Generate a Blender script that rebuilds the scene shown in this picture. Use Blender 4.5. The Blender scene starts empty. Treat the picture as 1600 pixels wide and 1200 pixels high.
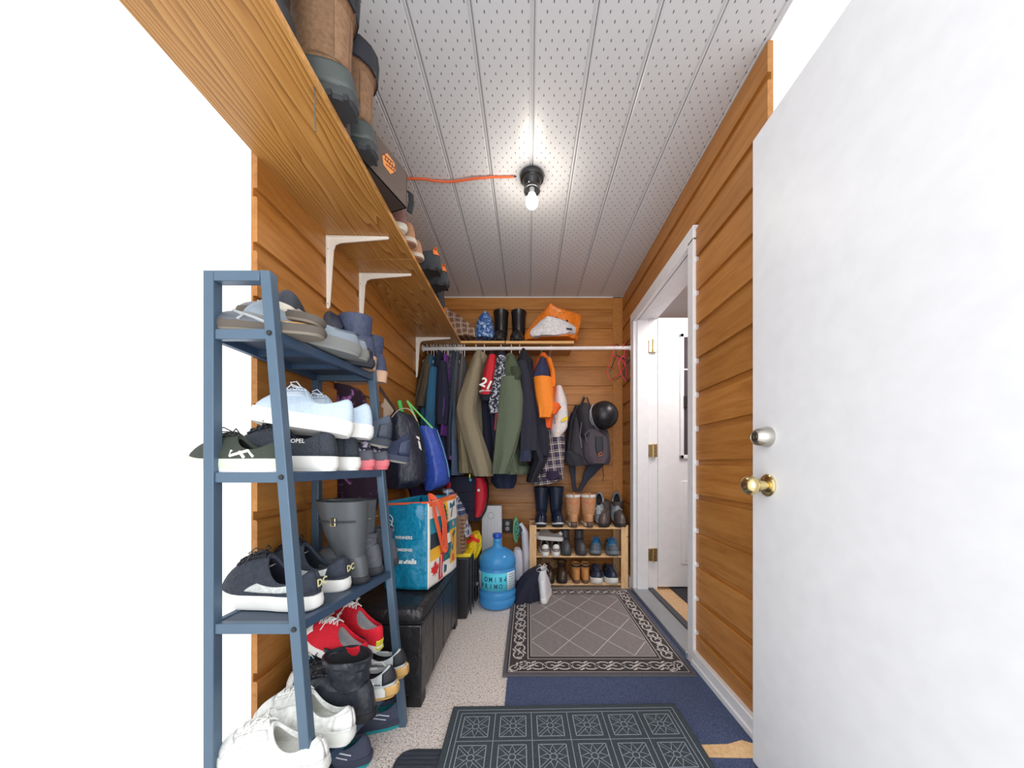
import bpy, bmesh, math, random
from mathutils import Vector, Matrix, Euler
random.seed(7)
PI = math.pi
S = bpy.context.scene
C = S.collection
# ---------------------------------------------------------------- camera, world, light, exposure
F = 520.0; VX, VY, CH = 825.0, 725.0, 0.99
cd = bpy.data.cameras.new('camera'); cam = bpy.data.objects.new('camera', cd); C.objects.link(cam)
cd.sensor_fit = 'HORIZONTAL'; cd.sensor_width = 36.0; cd.lens = 36.0 * F / 1600.0
cd.shift_x = -(VX - 800) / 1600.0; cd.shift_y = (VY - 600) / 1600.0
cd.clip_start = 0.02
cam.location = (0, 0, CH); cam.rotation_euler = (PI/2, 0, 0)
S.camera = cam
w = bpy.data.worlds.new('overcast_sky'); S.world = w; w.use_nodes = True
w.node_tree.nodes['Background'].inputs[0].default_value = (1.0, 1.0, 1.0, 1)
w.node_tree.nodes['Background'].inputs[1].default_value = 1.0
S.view_settings.view_transform = 'Standard'; S.view_settings.look = 'None'
S.view_settings.gamma = 1.0; S.view_settings.use_curve_mapping = False
S.view_settings.exposure = 0.5
def area(name, loc, rot, sx, sy, watts, col):
    l = bpy.data.lights.new(name, 'AREA'); l.shape = 'RECTANGLE'; l.size = sx; l.size_y = sy; l.energy = watts; l.color = col
    o = bpy.data.objects.new(name, l); C.objects.link(o); o.location = loc; o.rotation_euler = rot; return o
area('doorway_daylight', (0.0, -0.5, 1.3), (PI/2, 0, 0), 1.5, 2.0, 14, (0.93, 0.96, 1.0))
area('hall_fill', (1.25, 1.85, 2.3), (0, 0, 0), 0.6, 0.6, 14, (1.0, 0.95, 0.9))  # added fill to brighten the hall beyond the inner door, no fixture there

# ---------------------------------------------------------------- helpers
def at(px, py, Z):
    return Vector(((px - VX) * Z / F, Z, CH + (VY - py) * Z / F))
def lin(c):
    r = []
    for v in c:
        v /= 255.0
        r.append(v / 12.92 if v <= 0.04045 else ((v + 0.055) / 1.055) ** 2.4)
    return (r[0], r[1], r[2], 1.0)
_m = {}
def new_mat(name):
    m = bpy.data.materials.new(name); m.use_nodes = True
    nt = m.node_tree; b = nt.nodes['Principled BSDF']
    return m, nt, b
class NG:
    """tiny node expression helper"""
    def __init__(s, nt): s.nt = nt
    def n(s, t, **k):
        o = s.nt.nodes.new(t)
        for a, v in k.items(): setattr(o, a, v)
        return o
    def link(s, a, b): s.nt.links.new(a, b)
    def put(s, inp, v):
        if hasattr(v, 'is_output') or isinstance(v, bpy.types.NodeSocket): s.link(v, inp)
        else: inp.default_value = v
    def m(s, op, a, b=0.0, c=0.0):
        o = s.n('ShaderNodeMath', operation=op)
        s.put(o.inputs[0], a); s.put(o.inputs[1], b); s.put(o.inputs[2], c)
        return o.outputs[0]
    def mix(s, f, a, b):
        o = s.n('ShaderNodeMix', data_type='RGBA')
        s.put(o.inputs[0], f); s.put(o.inputs[6], a); s.put(o.inputs[7], b)
        return o.outputs[2]
    def co(s, kind='Object', scale=(1, 1, 1), rot=(0, 0, 0)):
        t = s.n('ShaderNodeTexCoord'); mp = s.n('ShaderNodeMapping')
        s.link(t.outputs[kind], mp.inputs[0]); mp.inputs[3].default_value = scale; mp.inputs[2].default_value = rot
        return mp.outputs[0]
    def noise(s, v, sc, det=3.0, rough=0.55, dist=0.0):
        o = s.n('ShaderNodeTexNoise'); s.link(v, o.inputs['Vector']); o.inputs['Scale'].default_value = sc
        o.inputs['Detail'].default_value = det; o.inputs['Roughness'].default_value = rough; o.inputs['Distortion'].default_value = dist
        return o.outputs[0]
    def ramp(s, f, stops, interp='LINEAR'):
        o = s.n('ShaderNodeValToRGB'); s.link(f, o.inputs[0]); cr = o.color_ramp; cr.interpolation = interp
        while len(cr.elements) < len(stops): cr.elements.new(0.5)
        for e, (p, c) in zip(cr.elements, stops): e.position = p; e.color = c
        return o.outputs[0]
    def bump(s, h, strength, dist=0.01):
        o = s.n('ShaderNodeBump'); s.link(h, o.inputs['Height']); o.inputs['Strength'].default_value = strength; o.inputs['Distance'].default_value = dist
        return o.outputs[0]
    def sep(s, v):
        o = s.n('ShaderNodeSeparateXYZ'); s.link(v, o.inputs[0]); return o.outputs
def M(col, rough=0.6, kind='', metal=0.0):
    """plain procedural material: kind '' smooth, 'cloth', 'leather', 'knit', 'suede'"""
    key = (tuple(col), rough, kind, metal)
    if key in _m: return _m[key]
    m, nt, b = new_mat('%s_%d_%d_%d' % ((kind or 'plain',) + tuple(int(c) for c in col)))
    g = NG(nt); c = lin(col)
    b.inputs['Roughness'].default_value = rough; b.inputs['Metallic'].default_value = metal
    v = g.co()
    sc, amp, bs, bd = {'': (18, 0.025, 0, 0), 'cloth': (220, 0.10, 0.25, 0.002), 'leather': (60, 0.2, 0.25, 0.003),
                       'knit': (260, 0.45, 0.6, 0.002), 'suede': (90, 0.22, 0.3, 0.002)}[kind]
    f = g.noise(v, sc, 4.0)
    lo = tuple(x * (1 - amp) for x in c[:3]) + (1,); hi = tuple(min(1, x * (1 + amp) + 0.004) for x in c[:3]) + (1,)
    g.link(g.ramp(f, [(0.3, lo), (0.7, hi)]), b.inputs['Base Color'])
    if kind in ('cloth', 'leather'):
        f2 = g.noise(g.co(scale=(1, 1, .28) if kind == 'cloth' else (1, 1, .7)), 22 if kind == 'cloth' else 26, 2, .5, .6)
        g.link(g.bump(g.m('ADD', g.m('MULTIPLY', f2, 1.0), g.m('MULTIPLY', f, .12)), .5, .012), b.inputs['Normal'])
    elif bs: g.link(g.bump(f, bs, bd), b.inputs['Normal'])
    _m[key] = m; return m
def tag(o, label=None, cat=None, group=None, kind=None):
    if label: o['label'] = label
    if cat: o['category'] = cat
    if group: o['group'] = group
    if kind: o['kind'] = kind
    return o
def thing(name, label, cat, loc=(0, 0, 0), rot=(0, 0, 0), group=None):
    o = bpy.data.objects.new(name, None); C.objects.link(o); o.empty_display_size = 0.05
    o.location = loc; o.rotation_euler = rot
    return tag(o, label, cat, group)
class MB:
    def __init__(s): s.v = []; s.f = []
    def add(s, vs, fs):
        k = len(s.v); s.v += [tuple(p) for p in vs]; s.f += [tuple(i + k for i in q) for q in fs]; return s
    def box(s, x0, x1, y0, y1, z0, z1):
        return s.add([(x0,y0,z0),(x1,y0,z0),(x1,y1,z0),(x0,y1,z0),(x0,y0,z1),(x1,y0,z1),(x1,y1,z1),(x0,y1,z1)],
                     [(0,3,2,1),(4,5,6,7),(0,1,5,4),(1,2,6,5),(2,3,7,6),(3,0,4,7)])
    def hexa(s, b, t):
        return s.add(list(b) + list(t), [(0,3,2,1),(4,5,6,7),(0,1,5,4),(1,2,6,5),(2,3,7,6),(3,0,4,7)])
    def rings(s, R, cap0=True, cap1=True, closed=True):
        n = len(R[0]); k = len(s.v)
        for r in R: s.v += [tuple(p) for p in r]
        for i in range(len(R) - 1):
            for j in range(n if closed else n - 1):
                a = k + i*n + j; b = k + i*n + (j+1) % n
                s.f.append((a, b, b + n, a + n))
        if cap0: s.f.append(tuple(k + j for j in reversed(range(n))))
        if cap1: s.f.append(tuple(k + (len(R)-1)*n + j for j in range(n)))
        return s
    def cyl(s, p0, p1, r0, r1=None, n=12):
        r1 = r0 if r1 is None else r1
        p0 = Vector(p0); p1 = Vector(p1); d = (p1 - p0).normalized()
        a = d.orthogonal().normalized(); b = d.cross(a)
        return s.rings([[p + (a*math.cos(2*PI*j/n) + b*math.sin(2*PI*j/n)) * r for j in range(n)] for p, r in ((p0, r0), (p1, r1))])
    def tube(s, pts, r, n=6, flat=1.0, up=None):
        pts = [Vector(p) for p in pts]; R = []
        a = None
        for i, p in enumerate(pts):
            d = (pts[min(i+1, len(pts)-1)] - pts[max(i-1, 0)])
            d = d.normalized() if d.length > 1e-9 else Vector((0,0,1))
            if a is None:
                a = (Vector(up).cross(d) if up else d.orthogonal())
                if a.length < 1e-6: a = d.orthogonal()
            a = (a - d * a.dot(d)); a = a.normalized() if a.length > 1e-6 else d.orthogonal().normalized()
            b = d.cross(a); rr = r[i] if isinstance(r, (list, tuple)) else r
            R.append([p + a*math.cos(2*PI*j/n)*rr + b*math.sin(2*PI*j/n)*rr*flat for j in range(n)])
        return s.rings(R)
    def lathe(s, prof, c=(0,0,0), n=24, axis=None):
        M3 = Vector((0,0,1)).rotation_difference(Vector(axis)).to_matrix() if axis else Matrix.Identity(3)
        c = Vector(c)
        return s.rings([[c + M3 @ Vector((math.cos(2*PI*j/n)*r, math.sin(2*PI*j/n)*r, z)) for j in range(n)] for r, z in prof])
    def ell(s, c, r, n=16, m=9):
        return s.rings([[(c[0] + r[0]*math.sin(PI*(i+.02)/(m-.96))*math.cos(2*PI*j/n), c[1] + r[1]*math.sin(PI*(i+.02)/(m-.96))*math.sin(2*PI*j/n),
                          c[2] - r[2]*math.cos(PI*(i+.02)/(m-.96))) for j in range(n)] for i in range(m)])
    def prism(s, out, fn0, fn1):
        n = len(out); k = len(s.v)
        s.v += [tuple(fn0(*p)) for p in out] + [tuple(fn1(*p)) for p in out]
        s.f.append(tuple(k + j for j in range(n))); s.f.append(tuple(k + n + j for j in reversed(range(n))))
        for j in range(n): s.f.append((k + j, k + n + j, k + n + (j+1) % n, k + (j+1) % n))
        return s
    def grid(s, fn, nu, nv):
        k = len(s.v)
        for i in range(nu + 1):
            for j in range(nv + 1): s.v.append(tuple(fn(i/nu, j/nv)))
        for i in range(nu):
            for j in range(nv):
                a = k + i*(nv+1) + j; s.f.append((a, a+nv+1, a+nv+2, a+1))
        return s
    def build(s, name, mat, parent=None, smooth=True, bevel=0.0, sub=0, solid=0.0, world=True):
        off = Vector((0,0,0))
        if parent is not None and world:
            off = Vector(parent.location)
            if parent.parent is not None: off = off + Vector(parent.parent.location)
        me = bpy.data.meshes.new(name)
        me.from_pydata([(p[0]-off.x, p[1]-off.y, p[2]-off.z) for p in s.v], [], s.f)
        bm = bmesh.new(); bm.from_mesh(me); bmesh.ops.recalc_face_normals(bm, faces=bm.faces); bm.to_mesh(me); bm.free()
        me.materials.append(mat)
        if smooth: me.polygons.foreach_set('use_smooth', [True]*len(me.polygons))
        o = bpy.data.objects.new(name, me); C.objects.link(o)
        if parent is not None: o.parent = parent
        if solid: md = o.modifiers.new('solid', 'SOLIDIFY'); md.thickness = solid; md.offset = 0
        if bevel: md = o.modifiers.new('bevel', 'BEVEL'); md.width = bevel; md.segments = 2; md.limit_method = 'ANGLE'; md.angle_limit = 0.7
        if sub: md = o.modifiers.new('sub', 'SUBSURF'); md.levels = sub; md.render_levels = sub
        if smooth and not sub: me.set_sharp_from_angle(angle=0.75)
        return o
def interp(rows, t):
    """rows: list of tuples with rows[i][0] the key, smooth interpolation of the others"""
    if t <= rows[0][0]: return rows[0][1:]
    for a, b in zip(rows, rows[1:]):
        if t <= b[0]:
            k = (t - a[0]) / (b[0] - a[0] + 1e-12)
            return tuple(x + (y - x) * k for x, y in zip(a[1:], b[1:]))
    return rows[-1][1:]
def drape(name, rows, Zc, depth, mat, parent=None, folds=0.06, n=28, m=14, p=1.0, seed=0, open_bottom=False, hem=0.0, world=True, solid=0.0):
    """hanging cloth volume: rows (py, xl, xr[, depth factor]) are measured widths at distance Zc; depth is the real half depth in y"""
    rows = [r if len(r) > 3 else r + (1.0,) for r in rows]
    rnd = random.Random(seed + 11); p1, p2, p3 = rnd.random()*6, rnd.random()*6, rnd.random()*6
    y0, y1 = rows[0][0], rows[-1][0]; R = []
    for i in range(m + 1):
        u = i / m; xl, xr, df = interp(rows, y0 + (y1 - y0) * u)
        py = y0 + (y1 - y0) * u; a0 = at(xl, py, Zc); a1 = at(xr, py, Zc)
        cx = (a0.x + a1.x)/2; hx = abs(a1.x - a0.x)/2; ring = []
        for j in range(n):
            a = 2*PI*j/n; ca, sa = math.cos(a), math.sin(a)
            if p != 1.0: ca = math.copysign(abs(ca)**p, ca); sa = math.copysign(abs(sa)**p, sa)
            k = 1 + folds*(0.35+u)*(math.sin(3*a + p1 + 2.2*u) + 0.7*math.sin(7*a + p2 - 1.5*u) + 0.4*math.sin(12*a + p3 + 3*u))
            ring.append((cx + ca*hx*k, Zc + sa*depth*df*k, a0.z + hem*math.sin(4*a+p1)*u))
        R.append(ring)
    b = MB().rings(R, True, not open_bottom)
    return b.build(name, mat, parent, solid=solid) if name else b
def text_mesh(txt, size, mat, parent, loc, rot, name='lettering', ext=0.0004, squash=1.0, bold=0.0):
    cu = bpy.data.curves.new(name, 'FONT'); cu.body = txt; cu.size = size; cu.extrude = ext; cu.align_x = 'CENTER'; cu.align_y = 'CENTER'
    cu.resolution_u = 2; cu.offset = bold
    t = bpy.data.objects.new('tmp', cu); C.objects.link(t)
    dg = bpy.context.evaluated_depsgraph_get(); me = bpy.data.meshes.new_from_object(t.evaluated_get(dg))
    bpy.data.objects.remove(t); bpy.data.curves.remove(cu)
    me.materials.clear(); me.materials.append(mat)
    me.transform(Matrix.Diagonal((squash, 1, 1, 1)))
    o = bpy.data.objects.new(name, me); C.objects.link(o); o.parent = parent
    o.location = loc; o.rotation_euler = rot
    return o

# ---------------------------------------------------------------- surface materials
def wood_wall(name, axis, base, dark, light):
    m, nt, b = new_mat(name); g = NG(nt)
    sc = (0.8, 9, 9) if axis == 'x' else (9, 0.8, 9)
    v = g.co(scale=sc)
    oi = g.n('ShaderNodeObjectInfo')
    ad = g.n('ShaderNodeVectorMath', operation='ADD'); g.link(v, ad.inputs[0])
    cb = g.n('ShaderNodeCombineXYZ'); r20 = g.m('MULTIPLY', oi.outputs['Random'], 37.0)
    for i in range(3): g.link(r20, cb.inputs[i])
    g.link(cb.outputs[0], ad.inputs[1])
    n1 = g.noise(ad.outputs[0], 3.4, 6, 0.72, 0.5); n2 = g.noise(ad.outputs[0], 14.0, 6, 0.75, 2.0)
    c1 = g.ramp(n1, [(0.3, lin(dark)), (0.5, lin(base)), (0.75, lin(light))])
    c2 = g.mix(g.m('MULTIPLY', g.m('GREATER_THAN', n2, 0.62), 0.22), c1, lin(dark))
    # worn scratches
    v3 = g.co(scale=(3, 3, 3)); n3 = g.noise(v3, 7, 8, 0.75, 2.0)
    f3 = g.m('MULTIPLY', g.m('GREATER_THAN', n3, 0.70), 0.35)
    c3 = g.mix(f3, c2, lin((228, 190, 140)))
    hv = g.n('ShaderNodeHueSaturation'); g.link(c3, hv.inputs['Color'])
    g.link(g.m('ADD', g.m('MULTIPLY', oi.outputs['Random'], 0.22), 0.89), hv.inputs['Value'])
    g.link(hv.outputs[0], b.inputs['Base Color'])
    g.link(g.bump(n2, 0.25, 0.003), b.inputs['Normal'])
    b.inputs['Roughness'].default_value = 0.42
    return m
WB = ((181, 120, 55), (157, 98, 38), (196, 138, 72))
wood_y = wood_wall('stained_wall_wood_lengthwise', 'y', *WB)
wood_x = wood_wall('stained_wall_wood_crosswise', 'x', *WB)
def oak(name, axis):
    m, nt, b = new_mat(name); g = NG(nt)
    v = g.co(scale=((1.6, 0.2, 1) if axis == 'y' else (0.2, 1.6, 1)))
    nz = g.noise(v, 2.9, 3, 0.55, 0.3)
    a = g.sep(v)[0 if axis == 'y' else 1]
    # rings: bands of distorted distance across the board
    ph = g.m('ADD', g.m('MULTIPLY', a, 42.0), g.m('MULTIPLY', nz, 22.0))
    band = g.m('FRACT', ph)
    v2 = g.co(scale=((160, 5, 1) if axis == 'y' else (5, 160, 1))); fine = g.noise(v2, 1.0, 4, 0.7)
    f = g.m('ADD', g.m('MULTIPLY', band, 0.75), g.m('MULTIPLY', g.m('SUBTRACT', fine, 0.5), 0.9))
    g.link(g.ramp(f, [(0.08, lin((192, 142, 78))), (0.5, lin((174, 120, 58))), (0.95, lin((98, 60, 24)))]), b.inputs['Base Color'])
    g.link(g.bump(fine, 0.12, 0.002), b.inputs['Normal'])
    b.inputs['Roughness'].default_value = 0.4
    return m
oak_y = oak('oak_grain_lengthwise', 'y'); oak_x = oak('oak_grain_crosswise', 'x')
def pine():
    m, nt, b = new_mat('raw_pine'); g = NG(nt)
    n1 = g.noise(g.co(scale=(14, 14, 2)), 4, 4, 0.6, 0.6); n2 = g.noise(g.co(scale=(1,1,1)), 16, 2)
    c = g.ramp(n1, [(0.3, lin((216, 170, 118))), (0.7, lin((238, 204, 156)))])
    g.link(g.mix(g.m('MULTIPLY', g.m('GREATER_THAN', n2, 0.69), 0.6), c, lin((140, 84, 44))), b.inputs['Base Color'])
    b.inputs['Roughness'].default_value = 0.6
    return m
pine_m = pine()
def soffit():
    m, nt, b = new_mat('perforated_white_soffit'); g = NG(nt)
    x, y, z = g.sep(g.co())
    px, py = 0.0409, 0.049
    def dots(ox, oy):
        dx = g.m('SUBTRACT', g.m('FRACT', g.m('ADD', g.m('DIVIDE', x, px), ox)), 0.5)
        dy = g.m('SUBTRACT', g.m('FRACT', g.m('ADD', g.m('DIVIDE', y, py), oy)), 0.5)
        ex = g.m('DIVIDE', g.m('MULTIPLY', dx, px), 0.0022); ey = g.m('DIVIDE', g.m('MULTIPLY', dy, py), 0.0050)
        return g.m('LESS_THAN', g.m('ADD', g.m('MULTIPLY', ex, ex), g.m('MULTIPLY', ey, ey)), 1.0)
    f = g.m('MAXIMUM', dots(0.0, 0.0), dots(0.5, 0.5))
    # plain margin beside the seams
    fx = g.m('ABSOLUTE', g.m('SUBTRACT', g.m('FRACT', g.m('DIVIDE', g.m('ADD', x, 0.0), 0.2045)), 0.5))
    f = g.m('MULTIPLY', f, g.m('LESS_THAN', fx, 0.43))
    g.link(g.mix(g.m('MULTIPLY', f, 0.85), lin((206, 206, 208)), lin((80, 80, 84))), b.inputs['Base Color'])
    b.inputs['Roughness'].default_value = 0.33
    return m
soffit_m = soffit()
def speckle():
    m, nt, b = new_mat('speckled_stone_floor'); g = NG(nt)
    v = g.co()
    n = g.noise(v, 150, 2, 0.6); n2 = g.noise(v, 85, 3, 0.7)
    c = g.ramp(n, [(0.33, lin((120, 98, 92))), (0.41, lin((210, 198, 190))), (0.55, lin((232, 222, 216))), (0.7, lin((246, 243, 240)))])
    c = g.mix(g.m('MULTIPLY', g.m('GREATER_THAN', n2, 0.60), 0.55), c, lin((140, 112, 100)))
    g.link(c, b.inputs['Base Color']); g.link(g.bump(n, 0.4, 0.003), b.inputs['Normal']); b.inputs['Roughness'].default_value = 0.75
    return m
def carpet(name, a, bb, sc=160, stripes=None):
    m, nt, b = new_mat(name); g = NG(nt); v = g.co()
    n = g.noise(v, sc, 5, 0.75)
    c = g.ramp(n, [(0.36, lin(a)), (0.68, lin(bb))])
    if stripes:
        x, y, z = g.sep(v); q = g.m('FRACT', g.m('MULTIPLY', y, stripes))
        c = g.mix(g.m('MULTIPLY', g.m('LESS_THAN', q, 0.3), 0.5), c, lin(bb))
    g.link(c, b.inputs['Base Color'])
    g.link(g.bump(n, 0.8, 0.004), b.inputs['Normal']); b.inputs['Roughness'].default_value = 0.95
    return m
def plaid(name, base, c1, c2, k=18, axes=(0, 2), w=0.16):
    m, nt, b = new_mat(name); g = NG(nt); v = g.co(rot=(0.05, 0.12, 0.1)); s_ = g.sep(v)
    u = g.m('MULTIPLY', s_[axes[0]], k); t = g.m('MULTIPLY', s_[axes[1]], k)
    fu = g.m('FRACT', u); ft = g.m('FRACT', t)
    big = g.m('MULTIPLY', g.m('ADD', g.m('GREATER_THAN', g.m('FRACT', g.m('MULTIPLY', u, 1.0)), 0.55), g.m('GREATER_THAN', ft, 0.55)), 0.35)
    c = g.mix(big, lin(base), lin(c1))
    ln = g.m('MAXIMUM', g.m('LESS_THAN', fu, w), g.m('LESS_THAN', ft, w))
    ln2 = g.m('MAXIMUM', g.m('LESS_THAN', g.m('ABSOLUTE', g.m('SUBTRACT', fu, 0.3)), 0.03), g.m('LESS_THAN', g.m('ABSOLUTE', g.m('SUBTRACT', ft, 0.3)), 0.03))
    c = g.mix(g.m('MULTIPLY', g.m('MAXIMUM', ln, ln2), 0.8), c, lin(c2))
    g.link(c, b.inputs['Base Color']); b.inputs['Roughness'].default_value = 0.9
    return m
def blotch(name, a, bb, sc=22, th=0.52, soft=0.04, cc=None, rough=0.85):
    m, nt, b = new_mat(name); g = NG(nt); v = g.co(); n = g.noise(v, sc, 2, 0.5, 0.8)
    st = [(th - soft, lin(a)), (th + soft, lin(bb))]
    if cc: st.append((min(0.95, th + 0.13), lin(cc)))
    g.link(g.ramp(n, st), b.inputs['Base Color']); b.inputs['Roughness'].default_value = rough
    return m
white_paint = M((232, 233, 236), 0.4); white_trim = M((238, 238, 240), 0.45)
brass = M((222, 204, 150), 0.22, '', 1.0); nickel = M((190, 186, 178), 0.3, '', 1.0)
black_pl = M((22, 23, 27), 0.45); white_pl = M((240, 240, 240), 0.4)

# ---------------------------------------------------------------- the room
XL, XR, YB, ZC = -0.84, 0.83, 2.92, 2.455
Y_L, Y_R, Y_F = 1.03, 1.15, 0.55
def struct(o, label=None): o['kind'] = 'structure'; return tag(o, label)
fl = struct(MB().box(XL - 0.015, XR + 0.015, Y_F, YB + 0.03, -0.06, 0.0).build('floor', speckle(), smooth=False), 'speckled beige stone-chip floor')
PITCH = 0.167; G0 = 1.01 - 6 * PITCH
def board(fn, z, ztop, parent, mat, l0, l1, th=0.016):
    zt = min(z + PITCH, ztop); ze = min(z + PITCH - 0.027, zt)
    sec = [(0, z), (th, z + 0.0), (th, ze - 0.004), (th - 0.004, ze)]
    sec += [(0.003, ze + 0.0005), (0.003, zt), (0, zt)] if zt > ze + 0.002 else [(0, ze)]
    MB().prism(sec, lambda a, b: fn(a, l0, b), lambda a, b: fn(a, l1, b)).build('board', mat, parent, smooth=False)
# left wall
wl = struct(MB().box(XL - 0.017, XL - 0.014, Y_L, YB + 0.06, 0.0, ZC).build('wall_left', wood_y, smooth=False))
wb = struct(MB().box(XL - 0.014, XR + 0.014, YB + 0.014, YB + 0.07, 0.0, ZC).build('wall_back', wood_x, smooth=False))
wr = struct(MB().box(XR + 0.014, XR + 0.018, Y_R, 1.60, 0.0, ZC).box(XR + 0.014, XR + 0.12, 1.60, 1.66, 0.0, ZC).box(XR + 0.014, XR + 0.12, 2.62, YB + 0.06, 0.0, ZC)
            .box(XR + 0.014, XR + 0.12, 1.66, 2.62, 2.155, ZC).build('wall_right', wood_y, smooth=False))
z = G0
while z < ZC - 0.01:
    zz = max(z, 0.0)
    board(lambda a, l, q: (XL - 0.014 + a, l, max(q, 0)), z, ZC, wl, wood_y, Y_L, YB + 0.01)
    board(lambda a, l, q: (l, YB + 0.014 - a, max(q, 0)), z, ZC, wb, wood_x, XL, XR - 0.088)
    fr = lambda a, l, q: (XR + 0.014 - a, l, max(q, 0))
    if z + PITCH < 2.17: 
        board(fr, z, ZC, wr, wood_y, Y_R, 1.648); board(fr, z, ZC, wr, wood_y, 2.65, YB + 0.01)
    elif z < 2.1:
        board(fr, z, ZC, wr, wood_y, Y_R, 1.648); board(fr, z, ZC, wr, wood_y, 2.65, YB + 0.01)
    else:
        board(fr, z, ZC, wr, wood_y, Y_R, YB + 0.01)
    z += PITCH
struct(MB().box(XR - 0.088, XR - 0.002, YB - 0.006, YB + 0.014, 0, ZC).build('trim_1', M((184, 122, 58), 0.45, 'suede'), bevel=0.002))
# ceiling of soffit planks
ce = struct(MB().box(XL - 0.015, XR + 0.015, Y_F, YB + 0.07, ZC + 0.012, ZC + 0.05).build('ceiling', M((205, 205, 206), 0.5), smooth=False))
sx = 0.022 - 5 * 0.2045
k = 0
while sx < XR - 0.01:
    a, b_ = max(sx, XL), min(sx + 0.2045, XR)
    if b_ - a > 0.01:
        sec = [(a + 0.0015, 0.012), (a + 0.0015, 0.004), (a + 0.006, 0), (b_ - 0.016, 0), (b_ - 0.013, 0.005), (b_ - 0.009, 0.005), (b_ - 0.006, 0.0), (b_ - 0.003, 0.0), (b_ - 0.0015, 0.004), (b_ - 0.0015, 0.012)]
        o = MB().prism([(q - sx, r) for q, r in sec], lambda q, r: (q, Y_F, r), lambda q, r: (q, YB + 0.013, r)).build('soffit_plank', soffit_m, ce, smooth=False)
        o.location = (sx, 0, ZC)
    sx += 0.2045
struct(MB().box(XL, XR, YB - 0.006, YB + 0.013, ZC - 0.009, ZC + 0.001).build('trim_2', M((226, 222, 216), 0.5), smooth=False))
# inner doorway in the right wall
cas = struct(MB().box(XR - 0.016, XR + 0.02, 1.641, 1.70, 0.0, 2.11).build('trim_3', white_trim, bevel=0.004), 'white door casing, near side')
struct(MB().box(XR - 0.016, XR + 0.02, 2.575, 2.652, 0.0, 2.11).build('trim_4', white_trim, bevel=0.004))
struct(MB().box(XR - 0.016, XR + 0.02, 1.641, 2.652, 2.095, 2.172).build('trim_5', white_trim, bevel=0.004))
for q in range(13):
    zq = G0 + PITCH * q
    if 0.1 < zq < 2.1: MB().ell((XR - 0.004, 1.638, zq - 0.013), (0.008, 0.005, 0.016), 8, 5).build('caulk_bead', white_trim, cas)
jm = struct(MB().box(XR + 0.01, 0.925, 1.67, 1.715, 0.02, 2.10).box(0.925, 0.95, 1.67, 1.705, 0.02, 2.11)
       .box(XR + 0.01, 0.925, 2.555, 2.60, 0.02, 2.10).box(0.925, 1.0, 2.568, 2.60, 0.02, 2.11)
       .box(XR + 0.01, 0.925, 1.67, 2.60, 2.095, 2.15).box(0.925, 0.995, 1.67, 2.60, 2.11, 2.15).build('door_1', white_paint, bevel=0.002), 'white painted door frame')
# open inner door leaf
lf = struct(MB().box(1.0, 1.80, 2.56, 2.60, 0.045, 2.115).build('door_2', white_paint, bevel=0.002), 'white inner door standing open')
gl = MB(); 
for (x0, x1, z0, z1) in ((1.165, 1.64, 1.03, 1.99),):
    fr_ = MB().box(x0, x0+.03, 2.545, 2.562, z0, z1).box(x1-.03, x1, 2.545, 2.562, z0, z1).box(x0, x1, 2.545, 2.562, z0, z0+.03).box(x0, x1, 2.545, 2.562, z1-.03, z1).build('window_frame', white_paint, lf, bevel=0.004)
    gm, gt, gb = new_mat('door_glass'); gb.inputs['Base Color'].default_value = lin((70, 66, 72)); gb.inputs['Roughness'].default_value = 0.08
    MB().box(x0+.03, x1-.03, 2.553, 2.5595, z0+.03, z1-.03).build('pane', gm, lf, smooth=False)
    MB().box(x0+.03, x1-.03, 2.549, 2.554, 1.71, 1.72).build('glazing_bar', white_paint, lf, smooth=False)
MB().box(1.175, 1.63, 2.553, 2.562, 0.22, 0.86).build('door_panel', white_paint, lf, bevel=0.006)
MB().box(1.205, 1.60, 2.549, 2.5535, 0.25, 0.83).build('door_panel', white_paint, lf, bevel=0.006)
MB().box(1.19, 1.215, 2.535, 2.5495, 1.42, 1.51).build('latch', black_pl, lf, bevel=0.002)
hs = None
for hz in (1.897, 1.093, 0.294):
    hh = MB().box(0.927, 0.958, 2.550, 2.568, hz - 0.048, hz + 0.048).box(0.958, 0.988, 2.545, 2.5598, hz - 0.05, hz + 0.05).cyl((0.958, 2.543, hz - 0.052), (0.958, 2.543, hz + 0.052), 0.006)
    h = hh.build('hinge', brass, jm, bevel=0.001)
    sc_ = MB()
    for dz in (-0.03, 0, 0.03): sc_.cyl((0.974, 2.5455, hz+dz), (0.974, 2.5435, hz+dz), 0.004, n=8)
    sc_.build('screw', nickel, h)
# sill, inner floor, inner room
struct(MB().box(0.806, 0.925, 1.70, 2.60, 0.0, 0.030).build('trim_6', M((176, 180, 184), 0.3, '', 0.7), bevel=0.004), 'grey metal door sill')
struct(MB().box(0.925, 0.965, 1.715, 2.60, 0.0, 0.036).build('trim_7', M((70, 70, 76), 0.5), smooth=False))
struct(MB().box(0.965, 2.4, 1.55, 3.3, -0.03, 0.025).build('floor_hall', M((214, 176, 132), 0.4, 'suede'), smooth=False))
tag(MB().box(1.10, 1.75, 1.65, 2.9, 0.025, 0.034).build('hall_mat', M((48, 48, 56), 0.9, 'cloth'), bevel=0.003), 'dark grey mat on the hall floor beyond the inner door', 'mat')
struct(MB().box(0.96, 2.4, 3.3, 3.36, -0.03, 2.4).build('wall_hall_back', M((178, 158, 160), 0.8), smooth=False))
struct(MB().box(2.4, 2.46, 1.5, 3.36, -0.03, 2.4).build('wall_hall_side', M((178, 158, 160), 0.8), smooth=False))
struct(MB().box(0.96, 2.46, 1.5, 3.36, 2.4, 2.44).build('ceiling_hall', M((225, 222, 220), 0.8), smooth=False))
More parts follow.
